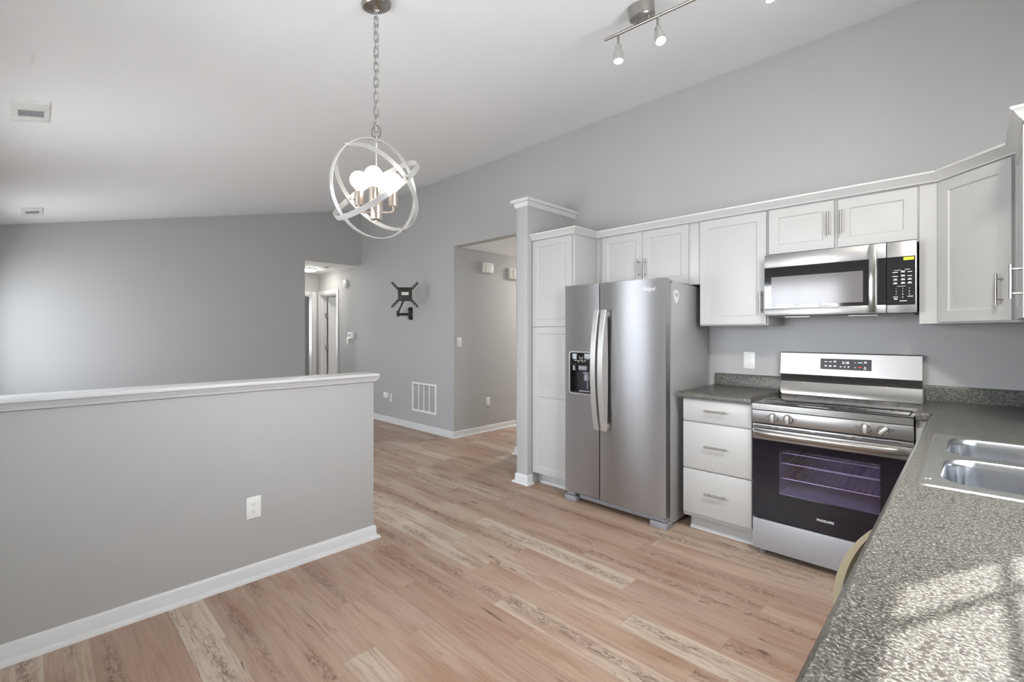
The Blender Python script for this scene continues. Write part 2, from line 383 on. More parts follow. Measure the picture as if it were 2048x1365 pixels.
mb = MB(); mb.box(-10.3, -8.88, 2.2, 5.6, 2.44, 2.5); mb.box(-8.88, -7.2, YK+.12, 5.6, 2.44, 2.5); struct('ceiling_bedroom', mb, 'ceiling')
# half wall + cap
mb = MB(); mb.box(-2.892, -2.80, YB, 1.556, 0, 1.058, .002); struct('wall_half', mb, 'wall')
mb = MB()
mb.box(-2.937, -2.75, YB, 1.572, 1.060, 1.078, .003)
pr = [(0, 1.0605), (.028, 1.0605), (.028, 1.048), (.018, 1.036), (.014, 1.026), (.004, 1.022), (0, 1.022)]
mb.sweep([(-2.80, YB), (-2.80, 1.556), (-2.892, 1.556), (-2.892, YB)], pr)
struct('trim_1', mb, 'trim')
# pantry end partition + cap
mb = MB(); mb.box(-2.93, -2.80, 3.045, YK, 0, 2.50, .002); struct('wall_partition', mb, 'wall')
mb = MB()
mb.sweep([(-2.93, YK), (-2.93, 3.045), (-2.80, 3.045), (-2.80, YK)], [(o, z) for o, z in [(0, 2.462), (.006, 2.462), (.016, 2.475), (.020, 2.502), (.040, 2.504), (.042, 2.53), (0, 2.53)]])
mb.box(-2.93, -2.80, 3.045, YK, 2.5, 2.53); struct('trim_2', mb, 'trim')
# baseboards
BP = [(0, .082), (.007, .080), (.012, .070), (.013, .018), (.030, .014), (.034, .004), (.034, 0), (0, 0)]
def base(name, *paths):
    mb = MB()
    for p in paths: mb.sweep(p, BP)
    struct(name, mb, 'trim')
base('baseboard_half', [(-2.80, YB), (-2.80, 1.556), (-2.892, 1.556), (-2.892, YB)])
base('baseboard_partition', [(-2.93, YK), (-2.93, 3.045), (-2.80, 3.045), (-2.80, 3.10)])
base('baseboard_kitchen', [(-4.7, 6.78), (-4.7, YK), (-7.12, YK), (-7.93, YK)][::-1], [(-2.93, YK), (-3.6, YK), (-3.6, 6.78)][::-1])
base('baseboard_living', [(XF, 2.83), (XF, YB)][::-1])
# doors and windows of the setting
def casing_x(mb, x0, x1, ztop, y, w_=.072, t=.014):        # on a wall facing -Y
    mb.box(x0-w_, x0, y-t, y, 0, ztop+w_, .003); mb.box(x1, x1+w_, y-t, y, 0, ztop+w_, .003); mb.box(x0, x1, y-t, y, ztop, ztop+w_, .003)
mb = MB(); casing_x(mb, -8.68, -7.99, 2.035, YK)
mb.box(-8.68, -8.665, YK, YK+.12, 0, 2.02); mb.box(-8.005, -7.99, YK, YK+.12, 0, 2.02); mb.box(-8.68, -7.99, YK, YK+.12, 2.02, 2.035)
d1 = struct('door_1', mb, 'trim')
mb = MB(); mb.box(-8.655, -8.620, YK+.135, YK+.80, .01, 2.01, .002); mb.build('door_leaf', 'trim', d1)
for z in (1.62, 1.02, .25):
    mb = MB(); mb.cyl((-8.642, YK+.126, z), (-8.642, YK+.126, z+.09), .008, 10); mb.box(-8.664, -8.642, YK+.09, YK+.125, z, z+.09, .001); mb.build('hinge', 'nickel', d1)
mb = MB()
for a, b_ in ((2.79, 2.86), (3.62, 3.692)): mb.box(-8.76, -8.746, a, b_, 0, 2.10, .003)
mb.box(-8.76, -8.746, 2.86, 3.62, 2.03, 2.10, .003); mb.box(-8.88, -8.76, 3.605, 3.62, 0, 2.03); mb.box(-8.88, -8.76, 2.86, 2.875, 0, 2.03); mb.box(-8.88, -8.76, 2.875, 3.605, 2.015, 2.03)
struct('door_2', mb, 'trim')
# sliding patio door behind the camera
def grid_window(name, mp, u0, u1, v0, v1, us, vs_, fw=.05, sash=True, mw=.018, d=.03):
    mb = MB(); k = dict(mp=mp)
    mb.box(u0, u0+fw, v0, v1, 0, d, **k); mb.box(u1-fw, u1, v0, v1, 0, d, **k); mb.box(u0+fw, u1-fw, v0, v0+fw, 0, d, **k); mb.box(u0+fw, u1-fw, v1-fw, v1, 0, d, **k)
    o = struct(name, mb, 'trim')
    mb = MB()
    for u in us: mb.box(u-mw/2, u+mw/2, v0+fw, v1-fw, .006, .020, **k)
    for v in vs_: mb.box(u0+fw, u1-fw, v-mw/2, v+mw/2, .008, .018, **k)
    mb.build('muntin', 'trim', o)
    mb = MB(); mb.box(u0+fw, u1-fw, v0+fw, v1-fw, .0125, .0135, **k); mb.build('glass', 'pane', o)
    return o
rear = lambda u, v, w_: (u, YB-.05-w_, v)
grid_window('door_3', rear, -4.14, -3.10, .0, 2.04, [-3.62], [1.02], .06)
grid_window('window_3', rear, -2.20, -1.16, .96, 2.04, [-1.95, -1.68, -1.41], [1.32, 1.72], .05)
grid_window('window_2', rear, -6.88, -5.62, .68, 2.03, [-6.46, -6.04], [1.35], .05)
sideW = lambda u, v, w_: (XR+w_, u, v)
# inner edges: 
mb = MB()
mb.box(XR, XR+.02, 2.124, Y1, Z0, Z1); mb.box(XR, XR+.02, Y0, 2.124, 2.062, Z1); mb.box(XR, XR+.02, Y0, Y0+.05, Z0, 2.062); mb.box(XR, XR+.02, Y0+.05, 2.124, Z0, Z0+.05)
w1 = struct('window_1', mb, 'trim')
mb = MB()
for u in (1.962, 1.64, 1.30): mb.box(XR+.002, XR+.014, u-.010, u+.010, Z0+.05, 2.062)
for v in (1.811, 1.57, 1.34): mb.box(XR+.003, XR+.013, Y0+.05, 2.124, v-.008, v+.008)
mb.build('muntin', 'trim', w1)
mb = MB(); mb.box(XR+.0075, XR+.0085, Y0+.05, 2.124, Z0+.05, 2.062); mb.build('glass', 'pane', w1)
mb = MB(); mb.box(-14, 4, -14, -.57, -.12, -.06); gd = mb.build('ground_patio', 'concrete', tagkind='structure')  # unseen concrete ground outside the rear wall

# ------------------------------------------------------------ cabinets
def front(y): return lambda u, v, w_: (u, y-w_, v)                  # plane facing -Y, w outward
def sideL(x): return lambda u, v, w_: (x-w_, u, v)                  # plane facing -X
def plane(ox, oy, ux, uy):                                          # general vertical plane; outward = right-hand of u... (uy,-ux)
    return lambda u, v, w_: (ox+ux*u+uy*w_, oy+uy*u-ux*w_, v)
def panel_door(mp, u0, u1, v0, v1, splits=(), t=.019, fr=.056):
    mb = MB(); mb.box(u0, u1, v0, v1, 0, t-.010, mp=mp)
    rows = []; a = v0
    for s_ in list(splits)+[v1]: rows.append((a, s_)); a = s_
    mb.box(u0, u0+fr, v0, v1, t-.010, t, mp=mp); mb.box(u1-fr, u1, v0, v1, t-.010, t, mp=mp)
    edges = [v0]+[x for s_ in splits for x in (s_,)]+[v1]
    holes = []
    for i, (a, b_) in enumerate(rows):
        lo = a+(fr if i == 0 else fr*.6); hi = b_-(fr if i == len(rows)-1 else fr*.6); holes.append((lo, hi))
    prev = v0
    for lo, hi in holes: mb.box(u0+fr, u1-fr, prev, lo, t-.010, t, mp=mp); prev = hi
    mb.box(u0+fr, u1-fr, prev, v1, t-.010, t, mp=mp)
    for lo, hi in holes:
        V = []; F_ = []
        for ins, w_ in ((0, t), (.006, t-.0062), (.014, t-.0062), (.040, t-.0012), (.046, t-.0006)):
            V += [mp(u0+fr+ins, lo+ins, w_), mp(u1-fr-ins, lo+ins, w_), mp(u1-fr-ins, hi-ins, w_), mp(u0+fr+ins, hi-ins, w_)]
        for k in range(4):
            for j in range(4): F_.append((k*4+j, k*4+(j+1) % 4, k*4+4+(j+1) % 4, k*4+4+j))
        F_.append((16, 17, 18, 19)); mb.faces(V, F_)
    return mb
def pull(mp, u, v, vertical, parent, L_=.145, sp=.096, r=.006, off=.032):
    mb = MB()
    if vertical:
        mb.cyl(mp(u, v-L_/2, off), mp(u, v+L_/2, off), r, 14)
        for s_ in (-1, 1): mb.cyl(mp(u, v+s_*sp/2, 0), mp(u, v+s_*sp/2, off), .004, 10)
    else:
        mb.cyl(mp(u-L_/2, v, off), mp(u+L_/2, v, off), r, 14)
        for s_ in (-1, 1): mb.cyl(mp(u+s_*sp/2, v, 0), mp(u+s_*sp/2, v, off), .004, 10)
    return mb.build('handle', 'nickel', parent)
def carcass(root, x0, x1, y0, y1, z0, z1, extra=None):
    mb = MB(); mb.box(x0, x1, y0, y1, z0, z1, .001)
    if extra: extra(mb)
    return mb.build('cabinet_body', 'cab', root)
YD = 3.10; YU = 3.405
# pantry
t = thing('pantry_cabinet', 'tall white pantry cabinet standing between the grey partition and the refrigerator', 'cabinet', (-2.565, 3.42, 0))
carcass(t, -2.797, -2.336, YD+.02, YK-.002, .10, 2.165, lambda mb: mb.box(-2.797, -2.336, YD+.092, YK-.002, 0, .10))
pf = front(YD+.0195)
mb = panel_door(pf, -2.790, -2.358, 1.397, 2.150); mb.build('door', 'cab', t)
mb = panel_door(pf, -2.790, -2.358, .105, 1.390, (.815,)); mb.build('door', 'cab', t)
mb = MB(); mb.sweep([(-2.765, YD+.092), (-2.336, YD+.092)], [(0, .02), (.006, .02), (.014, .012), (.016, 0), (0, 0)]); mb.build('shoe_moulding', 'trim', t)
# above the refrigerator
t = thing('wall_cabinet', 'short white two-door wall cabinet mounted above the refrigerator', 'cabinet', (-1.88, 3.57, 1.70))
carcass(t, -2.334, -1.426, YU+.02, YK-.002, 1.70, 2.165)
uf = front(YU+.0195)
d = panel_door(uf, -2.265, -1.884, 1.712, 2.150).build('door', 'cab', t); pull(front(YU), -1.913, 1.860, True, d)
d = panel_door(uf, -1.881, -1.506, 1.712, 2.150).build('door', 'cab', t); pull(front(YU), -1.855, 1.857, True, d)
# tall single door
t = thing('wall_cabinet', 'white one-door wall cabinet hanging left of the microwave over the short counter', 'cabinet', (-1.2, 3.57, 1.39))
carcass(t, -1.425, -.968, YU+.02, YK-.002, 1.392, 2.165)
d = panel_door(uf, -1.418, -.978, 1.402, 2.150).build('door', 'cab', t); pull(front(YU), -1.005, 1.548, True, d)
# over the microwave
t = thing('wall_cabinet', 'short white two-door wall cabinet mounted directly above the microwave', 'cabinet', (-.59, 3.57, 1.85))
carcass(t, -.967, -.209, YU+.02, YK-.002, 1.848, 2.165)
d = panel_door(uf, -.961, -.600, 1.860, 2.150).build('door', 'cab', t); pull(front(YU), -.627, 2.008, True, d)
d = panel_door(uf, -.578, -.216, 1.860, 2.146).build('door', 'cab', t); pull(front(YU), -.561, 2.009, True, d)
# diagonal corner cabinet
a0 = Vector((-.128, YU+.012)); b0 = Vector((.155, 3.128)); du = (b0-a0); LD = du.length; du.normalize()
t = thing('corner_cabinet', 'white diagonal corner wall cabinet with a single arched-light panel door'.replace('arched-light ', 'raised '), 'cabinet', (.1, 3.5, 1.39))
mb = MB(); mb.prism([(-.208, YK-.002), (-.208, YU+.012), (a0.x, a0.y), (b0.x, b0.y), (XR-.002, 3.128), (XR-.002, YK-.002)], 'z', 1.392, 2.165); mb.build('cabinet_body', 'cab', t)
cp = plane(a0.x, a0.y, du.x, du.y)
d = panel_door(cp, .012, LD-.022, 1.402, 2.150, t=.016).build('door', 'cab', t)
cpf = plane(a0.x+du.y*.016, a0.y-du.x*.016, du.x, du.y); pull(cpf, LD-.060, 1.546, True, d)
t = thing('wall_cabinet', 'white wall cabinet at the right frame edge beside the corner cabinet, handle in view', 'cabinet', (.33, 2.9, 1.39))
carcass(t, .160, XR-.002, 2.665, 3.127, 1.392, 2.165)
sf = sideL(.1595); d = panel_door(sf, 2.672, 3.120, 1.402, 2.150).build('door', 'cab', t); pull(sideL(.1405), 2.700, 1.546, True, d, L_=.135)
# crown moulding on top of the cabinets
mb = MB()
cr = [(0, 2.158), (.008, 2.158), (.012, 2.166), (.018, 2.170), (.034, 2.196), (.042, 2.200), (.044, 2.210), (0, 2.210)]
mb.sweep([(-2.797, YD+.004), (-2.334, YD+.004), (-2.334, YU+.004), (a0.x+.002, YU+.004-.002), (b0.x-.004, b0.y-.012), (b0.x-.008, 2.66), (XR, 2.66)], cr)
tag(mb.build('crown_moulding', 'crown'), 'white stepped crown moulding running along the tops of the upper cabinets', 'moulding')
# drawer base
t = thing('base_cabinet', 'white three-drawer base cabinet between the refrigerator and the range', 'cabinet', (-1.19, 3.4, 0))
carcass(t, -1.412, -.962, YD+.02, YK-.002, .10, .903, lambda mb: mb.box(-1.390, -.962, YD+.092, YK-.002, 0, .10))
df = front(YD+.0195)
for z0, z1, hz in ((.750, .893, .829), (.432, .742, .594), (.128, .424, .284)):
    mb = MB(); mb.box(-1.408, -.970, z0, z1, 0, .019, .004, mp=df); d = mb.build('drawer', 'cab', t); pull(front(YD), -1.185, hz, False, d, L_=.140)
mb = MB(); mb.sweep([(-1.39, YD+.092), (-.962, YD+.092)], [(0, .02), (.006, .02), (.014, .012), (.016, 0), (0, 0)]); mb.build('shoe_moulding', 'trim', t)
# sink run
ZT = .943; XC = -.150
t = thing('base_cabinet', 'white sink base cabinet under the long speckled counter, seen as a sliver beside the range', 'cabinet', (.17, 2.3, 0))
mb = MB(); mb.box(-.115, XR-.002, 1.50, YK-.002, .10, .70); mb.box(-.115, -.08, 1.50, YK-.002, .70, .903); mb.box(-.04, XR-.002, 1.50, YK-.002, 0, .10)
mb.box(-.203, -.115, 3.12, YK-.002, 0, .903)
mb.build('cabinet_body', 'cab', t)
for a, b_ in ((1.52, 1.93), (1.94, 2.35)):
    d = panel_door(sideL(-.1155), a, b_, .12, .70).build('door', 'cab', t); pull(sideL(-.1345), (a if a > 1.9 else b_)+(.03 if a > 1.9 else -.03), .6, True, d)
mb = MB(); mb.box(1.52, 2.35, .72, .893, 0, .019, .003, mp=sideL(-.1155)); mb.build('false_front', 'cab', t)
# dishwasher
t = thing('dishwasher', 'almond dishwasher with a bowed front, bulging out under the edge of the long counter', 'dishwasher', (.15, 1.2, 0))
mb = MB(); mb.box(-.12, XR-.02, .90, 1.495, .08, .865); mb.build('tub', 'beige', t)
def arc(x0, sag, y0, y1, n=20): return [(x0-sag*(1-((2*i/n)-1)**2), y0+(y1-y0)*i/n) for i in range(n+1)]
mb = MB(); oa = arc(-.158, .036, .905, 1.490); ia = arc(-.150, .030, .912, 1.483)
mb.prism(oa+ia[::-1], 'z', .12, .868); mb.build('door', 'beige', t)
mb = MB(); mb.prism(arc(-.149, .028, .94, 1.480)+[(-.121, 1.480), (-.121, .94)], 'z', .70, .838); mb.build('control_recess', 'beige', t)
mb = MB(); mb.box(-.172, -.121, .916, .938, .70, .866, .002); mb.build('end_cap', 'cream', t)
t2 = thing('base_cabinet', 'white end base cabinet below the sunlit near end of the long counter', 'cabinet', (.17, .2, 0))
mb = MB(); mb.box(-.115, XR-.002, YB+.01, .895, .10, .903); mb.box(-.04, XR-.002, YB+.01, .895, 0, .10); mb.build('cabinet_body', 'cab', t2)
for a, b_ in ((-.39, .24), (.25, .88)):
    panel_door(sideL(-.1155), a, b_, .12, .893).build('door', 'cab', t2)

# ------------------------------------------------------------ counters
t = thing('countertop', 'short speckled grey laminate countertop between the refrigerator and the range', 'countertop', (-1.19, 3.4, .9))
nose = lambda: [(0, ZT), (-.004, ZT+.0005)]
mb = MB()
def cprof(yf, yb): # profile (y,z) for counters facing -Y
    return [(yb, ZT), (yf+.022, ZT), (yf+.014, ZT+.002), (yf+.008, ZT+.0015), (yf+.002, ZT-.006), (yf, ZT-.014), (yf, ZT-.034), (yf+.004, ZT-.038), (yf+.03, ZT-.038), (yf+.03, ZT-.030), (yb, ZT-.030)]
mb.prism(cprof(3.072, YK-.001), 'x', -1.428, -.966); mb.build('worktop', 'counter', t)
mb = MB(); mb.prism([(YK-.022, ZT), (YK-.022, ZT+.078), (YK-.018, ZT+.086), (YK-.001, ZT+.088), (YK-.001, ZT)], 'x', -1.428, -.966); mb.build('backsplash', 'counter', t)
t = thing('countertop', 'long speckled grey laminate countertop with the sink set in it, sunlit near end', 'countertop', (.17, 1.6, .9))
SX0, SX1, SY0, SY1 = -.085, .405, 1.665, 2.455
def mprof(xb): return [(xb, ZT), (XC+.030, ZT), (XC+.019, ZT+.0055), (XC+.012, ZT+.005), (XC+.003, ZT-.006), (XC, ZT-.013), (XC, ZT-.034), (XC+.004, ZT-.038), (XC+.03, ZT-.038), (XC+.03, ZT-.030), (xb, ZT-.030)]
mb = MB(); mb.prism(mprof(SX0), 'y', YB+.001, 3.107)
mb.box(SX0, XR-.001, YB+.001, SY0, ZT-.03, ZT); mb.box(SX0, XR-.001, SY1, YK-.001, ZT-.03, ZT); mb.box(SX1, XR-.001, SY0, SY1, ZT-.03, ZT)
mb.box(XC, SX0, 3.107, YK-.001, ZT-.03, ZT)
mb.prism(cprof(3.080, YK-.001), 'x', -.202, XC); mb.build('worktop', 'counter', t)
mb = MB(); mb.prism([(YK-.022, ZT), (YK-.022, ZT+.078), (YK-.018, ZT+.086), (YK-.001, ZT+.088), (YK-.001, ZT)], 'x', -.202, XR-.001)
mb.box(XR-.022, XR-.001, YB+.001, YK-.022, ZT, ZT+.088, .002); mb.build('backsplash', 'counter', t)

# ------------------------------------------------------------ sink
def rrect(x0, x1, y0, y1, r, n=6):
    P = []
    for cx, cy, a in ((x1-r, y1-r, 0), (x0+r, y1-r, 90), (x0+r, y0+r, 180), (x1-r, y0+r, 270)):
        P += [(cx+r*math.cos(math.radians(a+90*i/n)), cy+r*math.sin(math.radians(a+90*i/n))) for i in range(n+1)]
    return P
t = thing('kitchen_sink', 'stainless double-bowl sink dropped into the long speckled counter', 'sink', (.17, 2.06, .9))
KX0, KX1, KY0, KY1 = -.107, .445, 1.632, 2.487
bowls = [(-.062, .36, 1.690, 2.030), (-.062, .36, 2.088, 2.425)]
mb = MB(); bm = mb.bm
# deck with two rounded holes: triangulated between loops
def loop(P, z): return [bm.verts.new((p[0], p[1], z)) for p in P]
def ring(vs): return [bm.edges.new((vs[i], vs[(i+1) % len(vs)])) for i in range(len(vs))]
zr = ZT+.0045
o1 = loop(rrect(KX0+.006, KX1-.006, KY0+.006, KY1-.006, .016), zr); es = ring(o1)
hs = []
for b in bowls:
    h_ = loop(rrect(*b, .075, 8), zr); es += ring(h_); hs.append(h_)
bmesh.ops.triangle_fill(bm, use_beauty=True, edges=es)
o2 = loop(rrect(KX0, KX1, KY0, KY1, .02), ZT+.0006)
for i in range(len(o1)): bm.faces.new((o1[i], o1[(i+1) % len(o1)], o2[(i+1) % len(o1)], o2[i]))
mb.build('sink_deck', 'sinkrim', t)
for b in bowls:
    mb = MB(); bm = mb.bm; prev = None
    x0, x1, y0, y1 = b
    for ins, z, r in ((0, zr, .075), (.004, zr-.004, .072), (.007, zr-.02, .070), (.010, .845, .068), (.016, .778, .062), (.030, .762, .05), (.055, .757, .03)):
        cur = loop(rrect(x0+ins, x1-ins, y0+ins, y1-ins, r, 8), z)
        if prev:
            for i in range(len(cur)): bm.faces.new((prev[i], prev[(i+1) % len(cur)], cur[(i+1) % len(cur)], cur[i]))
        prev = cur
    bm.faces.new(prev)
    bo = mb.build('bowl', 'sink', t, angle=50)
    cx, cy = (x0+x1)/2, (y0+y1)/2
    mb = MB(); mb.lathe([(0, .752), (.02, .752), (.028, .757), (.045, .7585), (.047, .757)], (cx, cy, 0)); mb.build('drain', 'shiny', bo)
mb = MB(); mb.prism(rrect(-.096, -.078, 1.70, 2.42, .008, 3), 'z', zr-.002, zr+.002)
mb.build('deck_ridge', 'sinkrim', t)

# ------------------------------------------------------------ refrigerator
t = thing('refrigerator', 'stainless side-by-side refrigerator with ice dispenser, between pantry and drawer cabinet', 'refrigerator', (-1.905, 3.35, 0))
FX0, FX1, FS = -2.333, -1.477, -2.0065
mb = MB(); mb.box(FX0+.006, FX1, 3.068, 3.70, .022, 1.690, .004); mb.box(FX0+.03, FX1-.03, 3.05, 3.068, .09, 1.68)
mb.build('fridge_body', 'fridge_side', t)
def fdoor(x0, x1, bow, hole=None):
    mb = MB(); bm = mb.bm; n = 16; z0, z1 = .083, 1.716
    zs = [z0, z1] if not hole else [z0, hole[2], hole[3], z1]
    xs = [x0+(x1-x0)*i/n for i in range(n+1)]
    if hole: xs = sorted(set([x for x in xs if abs(x-hole[0]) > .008 and abs(x-hole[1]) > .008]+[hole[0], hole[1]]))
    yf = lambda x: 2.987-bow*(1-((x-x0)/(x1-x0)*2-1)**2)
    G = [[bm.verts.new((x, yf(x), z)) for x in xs] for z in zs]
    for j in range(len(zs)-1):
        for i in range(len(xs)-1):
            if hole and j == 1 and hole[0]-1e-6 <= xs[i] < hole[1]-1e-6: continue
            bm.faces.new((G[j][i], G[j][i+1], G[j+1][i+1], G[j+1][i]))
    # sides, top, bottom, back
    yb = 3.048
    B = [[bm.verts.new((x, yb, z)) for x in (xs[0], xs[-1])] for z in (z0, z1)]
    bm.faces.new([G[j][0] for j in range(len(zs))]+[B[1][0], B[0][0]])
    bm.faces.new([G[j][-1] for j in range(len(zs))][::-1]+[B[0][1], B[1][1]])
    bm.faces.new(list(G[-1])+[B[1][1], B[1][0]]); bm.faces.new(list(G[0])[::-1]+[B[0][0], B[0][1]])
    if not hole: bm.faces.new((B[0][0], B[0][1], B[1][1], B[1][0]))
    return mb
HX0, HX1, HZ0, HZ1 = -2.286, -2.068, .866, 1.192
dl = fdoor(FX0, FS-.004, .0012, (HX0, HX1, HZ0, HZ1)).build('freezer_door', 'fridge', t)
dr = fdoor(FS+.004, FX1, .010).build('fridge_door', 'fridge', t)
# dispenser
mb = MB(); o_ = rrect(HX0-.003, HX1+.003, HZ0-.003, HZ1+.003, .018, 5); i_ = rrect(HX0+.004, HX1-.004, HZ0+.004, HZ1-.004, .014, 5)
n_ = len(o_); V = [(p[0], 2.979, p[1]) for p in o_]+[(p[0], 2.979, p[1]) for p in i_]+[(p[0], 2.995, p[1]) for p in o_]+[(p[0], 2.995, p[1]) for p in i_]
F_ = []
for i in range(n_):
    j = (i+1) % n_; F_ += [(i, j, n_+j, n_+i), (i, 2*n_+i, 2*n_+j, j), (n_+i, n_+j, 3*n_+j, 3*n_+i)]
mb.faces(V, F_); bez = mb.build('dispenser_trim', 'nickelpaint', dl)
mb = MB(); mb.box(HX0, HX1, 2.983, 3.0, 1.085, HZ1, .002); mb.build('dispenser_panel', 'black', dl)
mb = MB(); mb.box(HX0, HX0+.006, 2.984, 3.045, HZ0, 1.085); mb.box(HX1-.006, HX1, 2.984, 3.045, HZ0, 1.085); mb.box(HX0, HX1, 3.04, 3.046, HZ0, 1.085); mb.box(HX0, HX1, 2.984, 3.045, HZ0, HZ0+.014)
mb.box(HX0, HX1, 3.0, 3.045, 1.085, HZ1)
mb.build('dispenser_cavity', 'blackm', dl)
mb = MB(); mb.box(-2.205, -2.125, 2.987, 3.03, 1.050, 1.085, .003); mb.build('ice_chute', 'greyp', dl)
mb = MB(); mb.box(-2.262, -2.246, 2.99, 3.02, 1.045, 1.085, .002); mb.build('water_spout', 'greyp', dl)
mb = MB(); mb.lathe([(0, 1.036), (.034, 1.036), (.034, 1.028), (.024, 1.02), (.026, .975), (.020, .968), (0, .968)], (-2.135, 3.008, 0), n=20); mb.cyl((-2.135, 3.014, .90), (-2.135, 3.014, .968), .006, 10); mb.build('paddle', 'greyp', dl)
mb = MB(); mb.box(-2.20, -2.10, 2.988, 3.035, .882, .892, .002); mb.build('drip_tray', 'greyp', dl)
mb = MB()
fy = 2.9825
for (x, z, w_, h_) in [(-2.232, 1.146, .010, .003), (-2.238, 1.138, .004, .008), (-2.222, 1.138, .008, .003), (-2.228, 1.124, .022, .004), (-2.198, 1.124, .022, .003), (-2.168, 1.124, .022, .004), (-2.138, 1.124, .018, .003), (-2.115, 1.142, .010, .003), (-2.107, 1.136, .004, .008), (-2.125, 1.134, .006, .003), (-2.200, 1.113, .016, .003), (-2.160, 1.113, .014, .003)]:
    mb.box(x-w_/2, x+w_/2, fy-.0008, fy+.001, z-h_/2, z+h_/2)
for a, b_ in (((-2.190, 1.158), (-2.187, 1.136)), ((-2.187, 1.136), (-2.163, 1.136)), ((-2.163, 1.136), (-2.160, 1.158)), ((-2.183, 1.148), (-2.167, 1.148))):
    mb.tube([(a[0], fy, a[1]), (b_[0], fy, b_[1])], .0012, 6)
mb.build('panel_icons', 'ink', dl)
# handles: crescent bars
def fhandle(x0, x1, par):
    mb = MB(); bm = mb.bm; n = 24; z0, z1 = .616, 1.511; R_ = []
    for i in range(n+1):
        s = i/n; k = 1-(2*s-1)**2; z = z0+(z1-z0)*s
        yf_ = 2.934-.052*k; yb_ = 2.952+.012*k
        R_.append([bm.verts.new(p) for p in ((x0, yf_+.003, z), (x0+.003, yf_, z), (x1-.003, yf_, z), (x1, yf_+.003, z), (x1, yb_, z), (x0, yb_, z))])
    for A, B in zip(R_, R_[1:]):
        for k in range(6): bm.faces.new((A[k], A[(k+1) % 6], B[(k+1) % 6], B[k]))
    bm.faces.new(R_[0]); bm.faces.new(R_[-1])
    for z in (z0+.03, z1-.03): mb.box(x0+.010, x1-.010, 2.950, 2.986, z-.02, z+.02, .003)
    return mb.build('handle', 'nickelpaint', par)
fhandle(-2.024, -1.982, dl); fhandle(-1.961, -1.918, dr)
mb = MB(); mb.text('Whirlpool', .040, lambda x, y, z: (-1.655+x*.62, 2.9795-.0006-z, 1.634+y), shear=.25, bold=.0006); mb.build('logo', 'ink', dr)
# base
mb = MB(); mb.box(-2.22, -1.60, 3.03, 3.05, .030, .060, .002); mb.box(-2.235, -1.6, 3.045, 3.062, .060, .082); mb.build('toe_grille', 'greyp', t)
mb = MB()
for i in range(4): mb.box(-1.93+i*.083, -1.855+i*.083, 3.042, 3.046, .063, .073)
mb.build('grille_slots', 'dark', t)
for x0, x1 in ((-2.345, -2.24), (-1.60, -1.476)):
    mb = MB(); mb.box(x0, x1, 2.995, 3.09, .0, .040, .003); mb.box(x0+.02 if x0 < -2 else x0, x1-.01, 3.005, 3.07, .048, .080, .002); mb.build('foot_cover', 'greyp', t)
for x in (-2.30, -1.505):
    mb = MB(); mb.box(x-.022, x+.022, 3.0, 3.10, 1.692, 1.706, .003); mb.build('hinge_cover', 'greyp', t)
mb = MB(); mb.cyl((-1.497, 3.01, .062), (-1.497, 3.01, .086), .007, 10); mb.box(-1.512, -1.480, 3.0, 3.045, .076, .082); mb.build('lower_hinge', 'nickel', t)
# shield sticker on the side panel
mb = MB(); pts = [(3.140, 1.646), (3.160, 1.640), (3.180, 1.628), (3.187, 1.605), (3.172, 1.572), (3.142, 1.545), (3.118, 1.572), (3.102, 1.605), (3.104, 1.630), (3.122, 1.640)]
mb.prism(pts, 'x', -1.4768, -1.4755); st = mb.build('shield_sticker', 'white', t)
mb = MB()
for z, a, b_ in ((1.634, 3.137, 3.146), (1.612, 3.115, 3.172), (1.604, 3.12, 3.168), (1.596, 3.126, 3.162)): mb.box(-1.4756, -1.4750, a, b_, z, z+.004)
mb.build('sticker_print', 'inkd', st)

# ------------------------------------------------------------ microwave
t = thing('microwave', 'stainless over-the-range microwave with black glass door and keypad, under the short cabinet', 'microwave', (-.589, 3.5, 1.45))
MX0, MX1, MY = -.965, -.213, 3.33
mb = MB(); mb.box(MX0+.004, MX1-.004, MY+.028, YK-.003, 1.462, 1.845, .002); mb.build('housing', 'blackm', t)
mb = MB(); mb.prism([(MY+.03, 1.458), (MY+.05, 1.447), (YK-.05, 1.447), (YK-.01, 1.458)], 'x', MX0+.02, MX1-.02)
for x in (-.80, -.46): mb.box(x-.07, x+.07, 3.42, 3.52, 1.443, 1.448)
mb.build('underside', 'steel', t)
mb = MB(); mf = front(MY+.028)
mb.box(MX0, -.343, 1.453, 1.499, 0, .028, .002, mp=mf); mb.box(MX0, -.343, 1.761, 1.845, 0, .028, .002, mp=mf); mb.box(-.417, -.343, 1.499, 1.761, 0, .022, mp=mf)
md = mb.build('door', 'steel', t)
mb = MB(); mb.box(MX0, -.417, 1.499, 1.761, .004, .0272, mp=mf); mb.box(-.3815, -.343, 1.499, 1.761, .018, .0274, mp=mf); mb.build('door_glass', 'black', md)
mb = MB(); mb.box(-.925, -.447, 1.520, 1.700, .0274, .0280, mp=mf); mb.build('window_screen', 'mwscreen', md)
mb = MB(); mb.box(-.418, -.382, 1.456, 1.842, .040, .056, .005, mp=mf); mb.box(-.414, -.386, 1.470, 1.50, .02, .042, mp=mf); mb.box(-.414, -.386, 1.79, 1.825, .02, .042, mp=mf); mb.build('handle', 'shiny', md)
mb = MB(); mb.box(-.66, -.60, 1.505, 1.5085, .0274, .0278, mp=mf); mb.build('brand_mark', 'inkd', md)
mb = MB(); mb.box(-.340, MX1, 1.453, 1.845, 0, .0265, .002, mp=mf); cpn = mb.build('control_panel', 'steel', t)
mb = MB(); mb.box(-.340, -.219, 1.496, 1.762, .02, .0280, mp=mf); mb.build('panel_glass', 'black', cpn)
